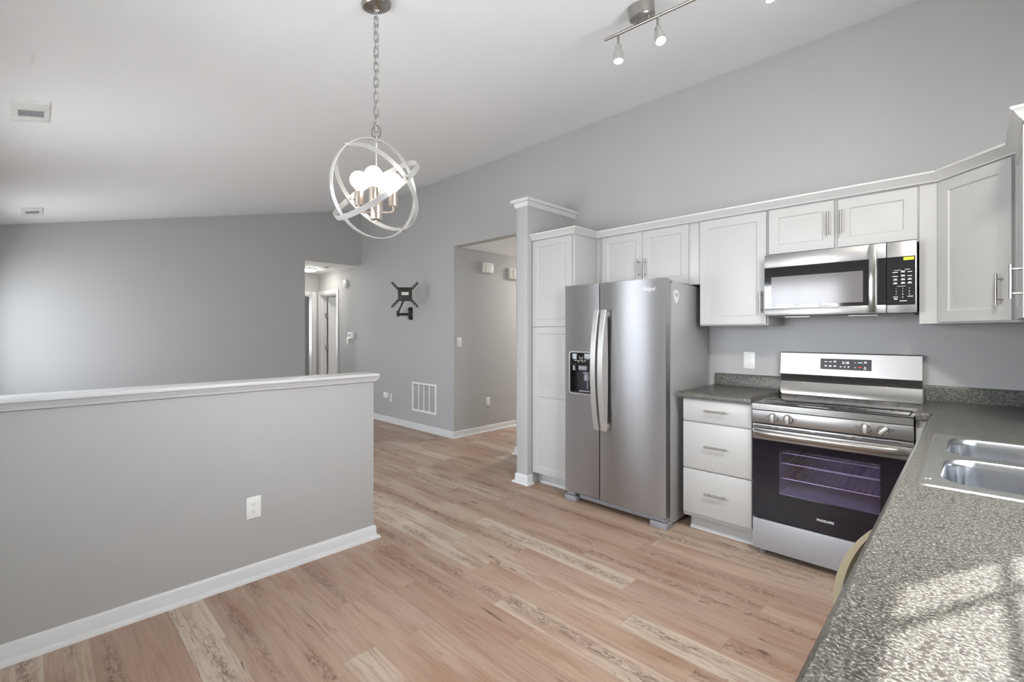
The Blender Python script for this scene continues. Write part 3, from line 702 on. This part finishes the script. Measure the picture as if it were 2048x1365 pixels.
mb = MB(); mb.box(-.268, -.224, 1.740, 1.757, .028, .0284, mp=mf); mb.build('yellow_sticker', 'yellow', cpn)
mb = MB(); K = lambda x0, x1, z, h_=.004: mb.box(x0, x1, z, z+h_, .0280, .0284, mp=mf)
K(-.308, -.276, 1.686, .002); K(-.262, -.240, 1.688, .003)
for r_, z in enumerate((1.674, 1.652)):
    K(-.315, -.292, z); K(-.279, -.262, z); K(-.279, -.262, z+.006, .003); K(-.251, -.232, z)
for z in (1.632, 1.612):
    for x in (-.312, -.279, -.251): K(x, x+.018, z); K(x+.003, x+.016, z+.006, .003)
K(-.294, -.258, 1.598, .002)
for i in range(9):
    x = -.302+(i % 3)*.028; z = 1.583-(i//3)*.016
    mb.text(str(i+1), .011, lambda a, b_, c_, x=x, z=z: mf(x+a, z+b_, .0284-c_), .0002)
K(-.312, -.292, 1.538); K(-.308, -.294, 1.526, .006); K(-.251, -.228, 1.540); K(-.285, -.254, 1.516); mb.text('0', .011, lambda a, b_, c_: mf(-.274+a, 1.535+b_, .0284-c_), .0002)
mb.build('keypad_print', 'ink', cpn)

# ------------------------------------------------------------ range
t = thing('electric_range', 'stainless freestanding electric range with black glass cooktop and oven window', 'stove', (-.583, 3.4, 0))
RX0, RX1, RY = -.958, -.208, 3.07
mb = MB(); mb.box(RX0+.003, -.838, RY+.035, 3.715, .035, .895); mb.box(-.316, RX1-.003, RY+.035, 3.715, .035, .895); mb.box(-.838, -.316, RY+.035, 3.715, .035, .367)
mb.box(-.838, -.316, RY+.035, 3.715, .683, .895); mb.box(-.838, -.316, 3.505, 3.715, .367, .683); mb.build('range_body', 'blackm', t)
for x in (-.915, -.25):
    for y in (3.13, 3.62):
        mb = MB(); mb.lathe([(0, 0), (.02, 0), (.022, .008), (.012, .014), (.012, .036), (0, .036)], (x, y, 0), n=16); mb.build('foot', 'greyp', t)
rf = front(RY+.035)
# cooktop
mb = MB()
mb.prism([(RY-.004, .880), (RY+.002, .876), (RY+.04, .876), (RY+.04, .918), (RY+.010, .920), (RY-.002, .914)], 'x', RX0, RX1)
mb.box(RX0, RX0+.018, RY+.04, 3.64, .90, .919, .001); mb.box(RX1-.018, RX1, RY+.04, 3.64, .90, .919, .001); mb.box(RX0+.018, RX1-.018, RY+.04, 3.64, .895, .914)
ctf = mb.build('cooktop_frame', 'shiny', t)
mb = MB(); mb.box(RX0+.022, RX1-.022, RY+.045, 3.635, .914, .9205, .001); mb.build('cooktop_glass', 'black', ctf)
for cx, cy, rr in ((-.765, 3.255, (.112,)), (-.400, 3.255, (.112, .078)), (-.765, 3.500, (.078,)), (-.572, 3.54, (.074,)), (-.372, 3.50, (.080,))):
    for r_ in rr:
        mb = MB(); mb.lathe([(r_-.0016, .9206), (r_-.0016, .9209), (r_+.0016, .9209), (r_+.0016, .9206)], (cx, cy, 0), n=56); mb.build('burner_marking', 'ring', ctf)
# control fascia
mb = MB(); mb.box(RX0, RX1, .800, .875, 0, .036, .002, mp=rf); mb.box(RX0, RX1, .768, .792, 0, .030, .002, mp=rf); fas = mb.build('control_fascia', 'steel', t)
mb = MB()
for x0, x1 in ((-.945, -.855), (-.832, -.816), (-.792, -.655), (-.628, -.490), (-.462, -.445), (-.418, -.255)): mb.box(x0, x1, .778, .782, .0295, .0303, mp=rf)
mb.box(RX0, RX1, .792, .800, .0, .012, mp=rf)
mb.build('vent_slots', 'dark', fas)
for i, (x, ang) in enumerate(((-.841, 0), (-.763, 0), (-.400, 0), (-.326, -42))):
    z = .8385; y0 = RY-.001
    mb = MB(); mb.lathe([(0, 0), (.027, 0), (.027, .004), (.024, .006), (.022, .010), (0, .010)], (x, y0, z), (0, -1, 0), 32); kn = mb.build('knob', 'nickel', fas)
    mb = MB(); mb.box(-.0085, .0085, -.0235, .0235, .006, .030, .003, mp=lambda u, v, w_, x=x, z=z, a=math.radians(ang): (x+u*math.cos(a)-v*math.sin(a), y0-w_, z+u*math.sin(a)+v*math.cos(a)))
    mb.build('knob_grip', 'nickelpaint', kn)
for x in (-.876, -.728, -.438, -.290):
    mb = MB(); P_ = [(-.006, .8395), (.006, .8395), (.006, .8482), (-.006, .8482)]; Q_ = [(-.0052, .8403), (.0052, .8403), (.0052, .8474), (-.0052, .8474)]
    s_ = 1 if x in (-.728, -.290) else -1; Q_[1 if s_ > 0 else 0] = (s_*.0020, .8430)
    mb.faces([rf(x+p[0], p[1], .0364) for p in P_]+[rf(x+p[0], p[1], .0364) for p in Q_]+[rf(x+p[0], p[1], .0358) for p in P_]+[rf(x+p[0], p[1], .0358) for p in Q_],
             [(i, (i+1) % 4, 4+(i+1) % 4, 4+i) for i in range(4)]+[(i, (i+1) % 4, 8+(i+1) % 4, 8+i) for i in range(4)]+[(4+i, 4+(i+1) % 4, 12+(i+1) % 4, 12+i) for i in range(4)])
    mb.build('burner_mark', 'blackm', fas)
for x in (-.841, -.763, -.400, -.326):
    mb = MB(); mb.box(x-.0006, x+.0006, .867, .872, .036, .0364, mp=rf); mb.build('pointer_mark', 'blackm', fas)
# oven door
mb = MB(); mb.box(RX0+.002, RX1-.002, .700, .766, 0, .036, .003, mp=rf); mb.box(RX0+.002, -.817, .228, .700, 0, .028, mp=rf); mb.box(-.337, RX1-.002, .228, .700, 0, .028, mp=rf)
mb.box(-.817, -.337, .228, .388, 0, .028, mp=rf); mb.box(-.817, -.337, .662, .700, 0, .028, mp=rf)
od = mb.build('oven_door', 'steel', t)
mb = MB(); k = dict(mp=rf)
mb.box(RX0+.003, -.812, .229, .700, .028, .034, **k); mb.box(-.340, RX1-.003, .229, .700, .028, .034, **k); mb.box(-.812, -.340, .229, .392, .028, .034, **k); mb.box(-.812, -.340, .660, .700, .028, .034, **k)
mb.build('door_glass', 'oven_black', od)
mb = MB(); mb.box(-.812, -.340, .392, .660, .029, .033, **k); mb.build('oven_window', 'ovenpane', od)
mb = MB(); x0, x1, z0, z1 = -.817, -.337, .388, .662
mb.box(x0-.02, x0, 3.106, 3.5, z0, z1); mb.box(x1, x1+.02, 3.106, 3.5, z0, z1); mb.box(x0, x1, 3.48, 3.5, z0, z1); mb.box(x0, x1, 3.12, 3.5, z0-.02, z0); mb.box(x0, x1, 3.12, 3.5, z1, z1+.02)
mb.build('oven_cavity', 'enamel', t)
for z in (.627, .565, .475):
    mb = MB(); mb.tube([(x0+.004, 3.125, z), (x1-.004, 3.125, z), (x1-.004, 3.46, z), (x0+.004, 3.46, z)], .0028, 8, closed=True)
    for i in range(15):
        x = x0+.03+i*.030; mb.tube([(x, 3.125, z+.002), (x, 3.46, z+.002)], .0014, 6)
    mb.build('oven_rack', 'rack', t)
mb = MB(); mb.text('FRIGIDAIRE', .0175, lambda a, b_, c_: rf(-.622+a*.92, .289+b_, .0344-c_), .0002, bold=.0005); mb.build('logo', 'ink', od)
# handle: wide bowed bar
mb = MB(); bm = mb.bm; n = 30; R_ = []
for i in range(n+1):
    s = i/n; x = RX0+.010+(RX1-RX0-.020)*s; kk = min(1, s/.10, (1-s)/.10); kk = kk*kk*(3-2*kk); b_ = .016+.026*kk+.010*(1-(2*s-1)**2); yc = RY-b_+.016
    R_.append([bm.verts.new((x, yc+.012*math.cos(a_)*1.0, .742+.0195*math.sin(a_))) for a_ in [2*PI*j/14 for j in range(14)]])
for A, B in zip(R_, R_[1:]):
    for k_ in range(14): bm.faces.new((A[k_], A[(k_+1) % 14], B[(k_+1) % 14], B[k_]))
bm.faces.new(R_[0]); bm.faces.new(R_[-1]); mb.build('handle', 'nickel', od, angle=50)
mb = MB(); mb.box(RX0+.02, RX1-.02, .219, .227, 0, .02, mp=rf); mb.build('door_gap', 'dark', t)
mb = MB(); mb.box(RX0+.002, RX1-.002, .038, .218, 0, .034, .003, mp=rf); mb.build('storage_drawer', 'drawer_steel', t)
# backguard
mb = MB(); mb.prism([(3.64, .918), (3.655, .923), (3.668, 1.004), (3.672, 1.010), (3.715, 1.010), (3.715, .90), (3.64, .90)], 'x', RX0, RX1); mb.build('backguard_base', 'shiny', t)
mb = MB(); mb.box(RX0+.004, RX1-.004, 3.675, 3.715, 1.010, 1.03); mb.build('backguard_gap', 'dark', t)
mb = MB(); mb.prism([(3.672, 1.028), (3.655, 1.060), (3.672, 1.203), (3.678, 1.209), (3.715, 1.209), (3.715, 1.028)], 'x', RX0+.001, RX1-.001); bgd = mb.build('backguard', 'steel', t)
sl = (3.672-3.655)/(1.203-1.060)
bp = lambda u, v, w_: (u, 3.655+(v-1.060)*sl-w_, v+w_*sl)
mb = MB(); mb.box(-.724, -.444, 1.098, 1.176, -.002, .0008, mp=bp); mb.build('display_trim', 'nickelpaint', bgd)
mb = MB(); mb.box(-.720, -.448, 1.102, 1.172, -.001, .0016, mp=bp); mb.build('display', 'blackm', bgd)
mb = MB(); K2 = lambda x0, x1, z, h_=.003: mb.box(x0, x1, z, z+h_, .0016, .0020, mp=bp)
for x in (-.697, -.672, -.647): K2(x, x+.014, 1.150); K2(x, x+.014, 1.121); K2(x+.002, x+.012, 1.126, .002)
K2(-.647, -.633, 1.155, .002)
for x in (-.612, -.590, -.570): K2(x, x+.007, 1.119, .006)
K2(-.517, -.494, 1.150); K2(-.486, -.472, 1.150); K2(-.486, -.472, 1.156, .002); K2(-.488, -.474, 1.112); K2(-.484, -.478, 1.120, .006)
for z, s_ in ((1.148, 1), (1.122, -1)): mb.tube([bp(-.537, z, .0018), bp(-.532, z+.005*s_, .0018), bp(-.527, z, .0018)], .0007, 6)
mb.build('display_icons', 'lcd', bgd)
mb = MB(); mb.text('2:18', .022, lambda a, b_, c_: bp(-.602+a, 1.141+b_, .0020-c_), .0002); mb.build('clock_digits', 'lcd', bgd)
mb = MB(); mb.box(-.515, -.499, 1.120, 1.124, .0016, .0020, mp=bp); mb.build('indicator', 'red', bgd)

# ------------------------------------------------------------ pendant
pc = Vector((-1.7923, 1.0079, 1.9482)); pr_ = .1996
ct_z = zc(1.0079)
t = thing('pendant_light', 'pale nickel orb pendant of three crossed rings around lit globe bulbs, hanging on a chain', 'pendant light', (pc.x, pc.y, ct_z))
nrm = Vector((0, -SL, 1)).normalized(); cpos = Vector((pc.x, pc.y, ct_z))
mb = MB(); mb.lathe([(0, .028), (.010, .028), (.040, .022), (.058, .014), (.063, .004), (.063, 0), (0, 0)], cpos, -nrm, 40)
mb.lathe([(0, .034), (.009, .034), (.012, .026), (0, .02)], cpos, -nrm, 16); mb.build('canopy', 'nickel', t)
top = pc.z+pr_+.004
def link(mb, c, L_, w_, r, ang):
    P = []
    for i in range(20):
        a = 2*PI*i/20; u = w_/2*math.cos(a); v = (L_-w_)/2*(1 if math.sin(a) >= 0 else -1)+w_/2*math.sin(a)
        P.append((c[0]+u*math.cos(ang), c[1]+u*math.sin(ang), c[2]+v))
    mb.tube(P, r, 6, closed=True)
mb = MB(); z = ct_z-.045; zend = top+.058; n = 15; pit = (z-zend)/n
for i in range(n+1): link(mb, (pc.x, pc.y, z-i*pit), pit+.0105, .0175, .0019, YAW+(.5 if i % 2 else -.75))
mb.build('chain', 'nickel', t)
mb = MB(); mb.tube([(pc.x+.012*math.sin(i*.9)*math.cos(YAW)-(.012 if i < 5 else 0)*math.sin(PI*i/5)*1.0, pc.y+.012*math.sin(i*.9)*math.sin(YAW), ct_z-.02-(ct_z-.02-zend)*i/30) for i in range(31)], .0016, 6); mb.build('cord', 'nickelpaint', t)
mb = MB(); link(mb, (pc.x, pc.y, top+.040), .052, .036, .0028, YAW); mb.cyl((pc.x, pc.y, top), (pc.x, pc.y, top+.016), .007, 14); mb.build('loop', 'nickel', t)
mb = MB(); mb.cyl((pc.x, pc.y, pc.z-.10), (pc.x, pc.y, top), .0035, 10); mb.cyl((pc.x, pc.y, top-.05), (pc.x, pc.y, top), .0065, 12); mb.build('stem', 'nickelpaint', t)
vn = Vector((.10433737, -.69480348, .71159106)); mA = Vector((-.99122304, -.13105313, .01737717)); mB = Vector((-.00958884, .71476023, .69930385))
gC = Vector((.99531872, .09459702, .0198004)); hC = Vector((.08162472, -.71308074, -.69631406))
def orbit(u, v, r, wd=.0215, th=.0028):
    u = u.normalized(); v = (v-u*v.dot(u)).normalized(); ax = u.cross(v); mb = MB(); bm = mb.bm; n = 96; R_ = []
    for i in range(n):
        a = 2*PI*i/n; d = math.cos(a)*u+math.sin(a)*v
        R_.append([bm.verts.new(pc+d*(r+o)+ax*h_) for o, h_ in ((-th/2, -wd/2), (th/2, -wd/2), (th/2, wd/2), (-th/2, wd/2))])
    for i in range(n):
        A, B = R_[i], R_[(i+1) % n]
        for k in range(4): bm.faces.new((A[k], A[(k+1) % 4], B[(k+1) % 4], B[k]))
    return mb.build('ring', 'nickelpaint', t)
orbit(vn, mA, pr_); orbit(vn, mB, pr_+.003); orbit(gC, hC, pr_+.0065)
for d in (vn, -vn, gC, -gC):
    mb = MB(); mb.lathe([(.006, -.008), (.006, 0), (.0055, .0035), (.003, .006), (0, .0065)], pc+d*(pr_+.0075), d, 14)
    mb.lathe([(.006, 0), (.005, .004), (0, .006)], pc+d*(pr_-.002), -d, 14)
    mb.build('screw', 'nickel', t)
hub = pc.z-.098
mb = MB(); mb.lathe([(0, -.030), (.022, -.030), (.024, -.026), (.024, .022), (.025, .024), (.025, .028), (.012, .030), (0, .030)], (pc.x, pc.y, hub), n=28)
mb.lathe([(0, -.042), (.005, -.040), (.006, -.034), (.004, -.030)], (pc.x, pc.y, hub), n=14); mb.build('hub', 'socket', t)
R3 = Vector((math.cos(YAW), math.sin(YAW), 0)); F3 = Vector((-math.sin(YAW), math.cos(YAW), 0))
for k in range(4):
    a = math.radians([8, 98, 188, 278][k]); d = R3*math.cos(a)+F3*math.sin(a); q = Vector((pc.x, pc.y, hub))
    mb = MB(); P = [q+d*.020]+[q+d*.056]+[q+d*(.056+.014*math.sin(b_))+Vector((0, 0, .014*(1-math.cos(b_)))) for b_ in (PI/6, PI/3, PI/2)]+[q+d*.070+Vector((0, 0, .030))]
    mb.tube(P, .0042, 10); mb.build('arm', 'socket', t)
    s0 = q+d*.070+Vector((0, 0, .026))
    mb = MB(); mb.lathe([(0, 0), (.0165, 0), (.0185, .003), (.0185, .058), (.016, .058), (.016, .010), (0, .010)], s0, n=24); so = mb.build('socket', 'socket', t)
    mb = MB(); c_ = s0+Vector((0, 0, .108)); rb = .0385
    prof = [(.012, -.058), (.0135, -.045), (.020, -.034)]+[(rb*math.sin(PI*j/14), -rb*math.cos(PI*j/14)) for j in range(3, 14)]+[(0, rb)]
    mb.lathe(prof, c_, n=28); bu = mb.build('bulb', 'bulb', t, angle=80)
    mb = MB(); mb.lathe([(0, -.024), (.008, -.022), (.011, -.008), (.011, .010), (.006, .020), (0, .022)], c_, n=14); mb.build('filament', 'filament', bu)

# ------------------------------------------------------------ track light
tc_ = Vector((-1.182, 2.125, zc(2.115)))
t = thing('track_light', 'satin nickel ceiling bar light with small lit spot heads and a round canopy', 'ceiling light', tc_)
mb = MB(); mb.lathe([(0, 0), (.064, 0), (.064, .052), (.060, .058), (.052, .060), (0, .060)], tc_, -nrm, 40); mb.build('canopy', 'nickel', t)
bd = Vector((1, .085, .012)).normalized(); bc = tc_-nrm*.078
bz = lambda s: bc+bd*s
mb = MB(); mb.tube([bz(-.215), bz(.64)], .0072, 12); mb.build('bar', 'nickel', t)
for s_ in (-.035, .035):
    mb = MB(); mb.cyl(tc_-nrm*.058+bd*s_, bz(s_), .005, 10); mb.build('standoff', 'nickel', t)
for s_, dr in ((-.135, Vector((.05, -.06, -1))), (.078, Vector((.32, -.20, -1))), (.56, Vector((.2, .1, -1)))):
    p = bz(s_); e = p+Vector((0, 0, -.064)); dr = dr.normalized()
    mb = MB(); mb.tube([p, e], .0058, 10); ro = mb.build('drop_rod', 'nickel', t)
    mb = MB(); mb.lathe([(0, -.004), (.015, -.004), (.0165, -.001), (.0165, .036), (.0245, .038), (.0255, .041), (.0255, .082), (.0235, .082), (.0235, .048), (0, .048)], e, dr, 28); hd = mb.build('spot_head', 'nickelpaint', t)
    mb = MB(); mb.lathe([(0, .062), (.009, .061), (.015, .055), (.015, .049), (0, .049)], e, dr, 24); mb.build('lamp', 'spotlamp', hd)

# ------------------------------------------------------------ hallway lights, added kitchen light
def flush(loc, r, label, m):
    t = thing('flush_light', label, 'ceiling light', loc)
    mb = MB(); mb.lathe([(0, 0), (r, 0), (r, .016), (r-.01, .018), (0, .018)], loc, (0, 0, -1), 40); mb.build('base_ring', 'white', t)
    mb = MB(); mb.lathe([(r-.012, .018), (r-.014, .030), (r-.03, .042), (r*.5, .050), (0, .052)], loc, (0, 0, -1), 40); mb.build('diffuser', m, t, angle=60)
flush((-8.13, 3.28, 2.44), .145, 'round lit flush ceiling light in the far hallway, half hidden by the opening edge', 'diffuser_far')
flush((-4.12, 5.95, 2.44), .15, 'round flush ceiling light in the hallway behind the kitchen wall', 'diffuser_hall')
flush((.22, 1.45, zc(1.45)-.012), .15, 'added round flush fill light over the long counter, unseen beyond the right frame edge', 'diffuser_kitchen')  # fixture added out of frame to brighten the kitchen

# ------------------------------------------------------------ small wall fittings
def sq(mp, name, label, cat, u, v, kind, group=None, w_=.074, h_=.118):
    o = mp(u, v, 0); t = thing(name, label, cat, o, group)
    mb = MB(); mb.box(u-w_/2, u+w_/2, v-h_/2, v+h_/2, 0, .006, .0025, mp=mp); pl = mb.build('cover_plate', 'white', t)
    if kind == 'outlet':
        for s_ in (-1, 1):
            mb = MB(); mb.prism([(0, 0)], 'y', 0, 0) if 0 else None
            P = [(u+.0165*math.cos(a)*1.0, v+s_*.0195+max(-.0125, min(.0125, .0165*math.sin(a)))) for a in [2*PI*i/28 for i in range(28)]]
            n_ = len(P); mb.faces([mp(a, b_, .0055) for a, b_ in P]+[mp(a, b_, .0078) for a, b_ in P], [tuple(range(n_, 2*n_))]+[(i, (i+1) % n_, n_+(i+1) % n_, n_+i) for i in range(n_)])
            rc = mb.build('receptacle', 'white', t)
            mb = MB()
            for du_, hh in ((-.0064, .0085), (.0064, .0065)): mb.box(u+du_-.0009, u+du_+.0009, v+s_*.0195-hh/2+.002, v+s_*.0195+hh/2+.002, .0076, .0080, mp=mp)
            mb.box(u-.002, u+.002, v+s_*.0195-.0085, v+s_*.0195-.0050, .0076, .0080, mp=mp)
            mb.build('slots', 'dark', rc)
        mb = MB(); mb.box(u-.002, u+.002, v-.002, v+.002, .006, .0072, .0005, mp=mp); mb.build('screw', 'white', t)
    elif kind == 'switch':
        mb = MB(); mb.box(u-.0165, u+.0165, v-.033, v+.033, .005, .0095, .001, mp=mp); mb.build('rocker', 'white', t)
        mb = MB(); mb.box(u-.006, u+.006, v-.001, v+.001, .0092, .0099, mp=mp); mb.build('rocker_line', 'ivory', t)
    return t
faceX = lambda x0: (lambda u, v, w_: (x0+w_, u, v))
sq(faceX(-2.80), 'wall_outlet', 'white duplex outlet on the grey half wall above its baseboard', 'outlet', .8355, .389, 'outlet')
sq(front(YK), 'wall_outlet', 'white duplex outlet on the kitchen wall between counter and white upper cabinet', 'outlet', -1.184, 1.137, 'outlet', w_=.080, h_=.125)
sq(faceX(-4.70), 'wall_outlet', 'white outlet low on the beige-lit hallway wall right of the air grille', 'outlet', 4.315, .407, 'outlet')
sq(faceX(-4.70), 'light_switch', 'white rocker switch on the hallway wall, near its outer corner', 'switch', 3.814, 1.217, 'switch')
sq(front(YK), 'light_switch', 'narrow white switch at the far hallway, lower left of the thermostat', 'switch', -7.572, 1.198, 'switch', w_=.07)
# thermostat
t = thing('thermostat', 'white wall thermostat with a small grey screen by the far hallway door', 'thermostat', (-7.43, YK, 1.29))
f_ = front(YK)
mb = MB(); mb.box(-7.52, -7.34, 1.232, 1.346, 0, .028, .006, mp=f_); mb.build('thermostat_body', 'white', t)
mb = MB(); mb.box(-7.495, -7.440, 1.272, 1.322, .0275, .0288, mp=f_); mb.build('screen', 'inkd', t)
# smoke alarm
t = thing('smoke_alarm', 'round white smoke alarm high on the wall above the thermostat', 'smoke alarm', (-7.62, YK, 2.19))
mb = MB(); mb.lathe([(0, 0), (.074, 0), (.076, .006), (.074, .012), (.070, .014), (.070, .030), (.064, .040), (.045, .044), (0, .045)], (-7.635, YK, 2.178), (0, -1, 0), 36); mb.build('alarm_body', 'white', t)
mb = MB(); mb.lathe([(.030, .0440), (.030, .0462), (.036, .0455), (.036, .0440)], (-7.635, YK, 2.178), (0, -1, 0), 30); mb.lathe([(0, .0455), (.008, .0455), (.008, .0475), (0, .048)], (-7.635, YK, 2.178), (0, -1, 0), 12); mb.build('sensor_grille', 'ivory', t)
# door chime boxes in hallway
t = thing('door_chime', 'small square white chime box high on the hallway wall', 'chime', (-4.70, 4.30, 2.22))
mb = MB(); fx = faceX(-4.70); mb.box(4.215, 4.375, 2.150, 2.285, 0, .055, .006, mp=fx); mb.build('chime_body', 'white', t)
mb = MB(); mb.box(4.222, 4.268, 2.158, 2.278, .055, .057, .001, mp=fx); mb.build('chime_cover', 'ivory', t)
t = thing('door_chime', 'off-white chime box on the hallway wall partly hidden by the grey partition', 'chime', (-4.70, 4.85, 2.22))
mb = MB(); mb.box(4.70, 4.95, 2.105, 2.260, 0, .045, .005, mp=fx); mb.build('chime_body', 'ivory', t)
mb = MB(); mb.box(4.775, 4.94, 2.125, 2.245, .045, .058, .003, mp=fx); mb.build('chime_cover', 'white', t)
# return air grille
t = thing('return_air_grille', 'white louvred return air grille low on the grey wall below the TV mount', 'vent', (-5.346, YK, .45))
GX0, GX1, GZ0, GZ1 = -5.628, -5.064, .247, .650
mb = MB(); k = dict(mp=f_)
mb.box(GX0, GX1, GZ0, GZ0+.028, 0, .010, .002, **k); mb.box(GX0, GX1, GZ1-.028, GZ1, 0, .010, .002, **k); mb.box(GX0, GX0+.030, GZ0+.028, GZ1-.028, 0, .010, **k); mb.box(GX1-.030, GX1, GZ0+.028, GZ1-.028, 0, .010, **k)
cw = (GX1-GX0-.060)/4
for i in range(1, 4): mb.box(GX0+.03+cw*i-.009, GX0+.03+cw*i+.009, GZ0+.028, GZ1-.028, .001, .009, **k)
mb.build('frame', 'white', t)
mb = MB(); mb.box(GX0+.02, GX1-.02, GZ0+.02, GZ1-.02, .0003, .0012, **k); mb.build('backing', 'inkd', t)
for i in range(4):
    mb = MB(); a = GX0+.03+cw*i+(.010 if i else 0); b_ = GX0+.03+cw*(i+1)-(.010 if i < 3 else 0); z = GZ0+.032
    while z < GZ1-.034:
        mb.faces([f_(a, z, .002), f_(b_, z, .002), f_(b_, z+.0085, .0085), f_(a, z+.0085, .0085), f_(a, z+.0012, .002), f_(b_, z+.0012, .002), f_(b_, z+.0097, .0085), f_(a, z+.0097, .0085)], [(0, 1, 2, 3), (4, 5, 6, 7), (3, 2, 6, 7), (0, 1, 5, 4)]); z += .0125
    mb.build('louvres', 'white', t)
# plug-in on an outlet
t = sq(f_, 'wall_outlet', 'white outlet by the half wall end, with a small plug-in device in it', 'outlet', -6.205, .372, 'outlet', w_=.074, h_=.125)
t = thing('plug_in_device', 'small rounded white plug-in device stuck in the outlet past the half wall end', 'plug-in', (-6.24, YK-.02, .40))
mb = MB(); mb.box(-6.285, -6.205, .365, .455, .020, .085, .018, 4, mp=f_); mb.box(-6.225, -6.195, .375, .40, .0085, .03, .003, mp=f_); mb.build('device_body', 'white', t)
mb = MB(); mb.lathe([(0, 0), (.016, 0), (.014, .010), (0, .012)], (-6.25, YK-.05, .366), (0, 0, -1), 16); mb.build('cap', 'ivory', t)
# TV mount
t = thing('tv_wall_mount', 'black articulated TV wall mount with an X shaped plate and no television on it', 'tv mount', (-5.66, YK, 1.61))
mb = MB(); mb.box(-5.700, -5.625, 1.520, 1.700, 0, .012, .002, mp=f_); mb.box(-5.685, -5.64, 1.535, 1.575, .012, .045, .004, mp=f_); mb.box(-5.685, -5.64, 1.650, 1.690, .012, .045, .004, mp=f_); mb.build('wall_plate', 'mount', t)
mb = MB(); mb.cyl((-5.662, YK-.035, 1.53), (-5.662, YK-.035, 1.695), .012, 14); mb.build('pivot', 'mount', t)
px_, py_ = -5.345, 3.425; uu = Vector((math.cos(YAW+.05), math.sin(YAW+.05), 0)); nn_ = Vector((math.sin(YAW+.05), -math.cos(YAW+.05), 0)); cz = 1.842
vp = lambda u, v, w_: tuple(Vector((px_, py_, cz))+uu*u+Vector((0, 0, v))+nn_*w_)
elbow = Vector((-5.80, 3.60, 1.60))
mb = MB(); mb.tube([(-5.662, YK-.035, 1.60), elbow], .019, 10); mb.tube([elbow+Vector((0, 0, -.03)), elbow+Vector((0, 0, .05))], .022, 12); mb.tube([elbow+Vector((0, 0, .03)), Vector(vp(-.02, -.06, -.03))], .015, 10); mb.build('arm', 'mount', t)
mb = MB(); mb.box(-.092, .092, -.085, .098, -.006, .006, .002, mp=vp)
for s_ in (-1, 1):
    mb.box(s_*.055, s_*.105, .085-.012, .095, -.002, .002, mp=vp); mb.box(s_*.055, s_*.100, -.080, -.062, -.002, .002, mp=vp)
mb.box(-.05, .05, -.05, .06, -.04, -.006, .004, mp=vp); mb.build('vesa_plate', 'mount', t)
for sx_, sz_ in ((1, 1), (-1, 1), (1, -1), (-1, -1)):
    mb = MB(); a = Vector((sx_*.05, sz_*.035)); b_ = Vector((sx_*.168, sz_*.160)); dd = (b_-a).normalized(); q = Vector((-dd.y, dd.x))*.0170
    P = [a+q, a-q, b_-q*.9, b_+dd*.010-q*.4, b_+dd*.010+q*.4, b_+q*.9]; n_ = len(P)
    mb.faces([vp(p.x, p.y, .006) for p in P]+[vp(p.x, p.y, .012) for p in P], [tuple(range(n_)), tuple(range(n_, 2*n_))]+[(i, (i+1) % n_, n_+(i+1) % n_, n_+i) for i in range(n_)])
    pa = mb.build('plate_arm', 'mount', t)
    mb = MB()
    for k_ in (.55, .78, .97):
        c_ = a.lerp(b_, k_); c3 = Vector(vp(c_.x, c_.y, .0118)); mb.lathe([(0, .0012), (.0045, .0012), (.0045, 0)], c3, nn_, 10)
    mb.build('bolt_holes', 'ivory', pa)
mb = MB(); mb.box(-.045, .048, -.004, .036, .006, .0066, mp=vp); mb.build('paper_label', 'ivory', t)
# ceiling vents and hook
def cvent(x, y, wx, wy, label, hole):
    z = zc(y); o = Vector((x, y, z)); sy = Vector((0, 1, SL)).normalized()
    mp = lambda u, v, w_: tuple(o+Vector((1, 0, 0))*u+sy*v-nrm*w_)
    t = thing('ceiling_vent', label, 'vent', o)
    mb = MB(); a, b_ = wx/2, wy/2; h0, h1, h2, h3 = hole
    mb.box(-a, h0, -b_, b_, 0, .009, .001, mp=mp); mb.box(h1, a, -b_, b_, 0, .009, .001, mp=mp); mb.box(h0, h1, -b_, h2, 0, .009, mp=mp); mb.box(h0, h1, h3, b_, 0, .009, mp=mp); mb.build('vent_frame', 'white', t)
    mb = MB(); mb.box(h0, h1, h2, h3, .0003, .0015, mp=mp); mb.build('duct', 'greyp', t)
    mb = MB(); mb.box(h0, h1, (h2+h3)/2-.0008, (h2+h3)/2+.0008, .0015, .004, mp=mp); mb.build('damper', 'greyp', t)
cvent(-3.512, -.018, .30, .145, 'white ceiling register with an open grey slot, nearer of the two on the slope', (-.075, .035, -.047, .052))
cvent(-6.40, -.022, .36, .145, 'small white ceiling register far off by the living room wall line', (-.10, .05, -.045, .05))
t = thing('ceiling_vent', 'tiny white register in the far hallway ceiling beside the lit round light', 'vent', (-7.71, 3.42, 2.44))
mb = MB(); mb.box(-7.86, -7.56, 3.35, 3.50, 2.432, 2.4395, .002); mb.build('vent_frame', 'white', t)
mb = MB(); mb.box(-7.78, -7.64, 3.40, 3.45, 2.4308, 2.4325); mb.build('duct', 'blackm', t)
ho = Vector((-2.800, -.008, zc(-.008)))
mb = MB(); mb.tube([ho+Vector((0, 0, .002)), ho+Vector((0, 0, -.012))]+[ho+R3*(.0)+Vector((0, 0, -.012))+R3*.010*(math.sin(a))*1.0+Vector((0, 0, -.010*(1-math.cos(a)))) for a in [i*PI/8 for i in range(1, 13)]], .0018, 8)
tag(mb.build('ceiling_hook', 'ivory'), 'tiny off-white screw hook in the sloped ceiling above the nearer register', 'hook')
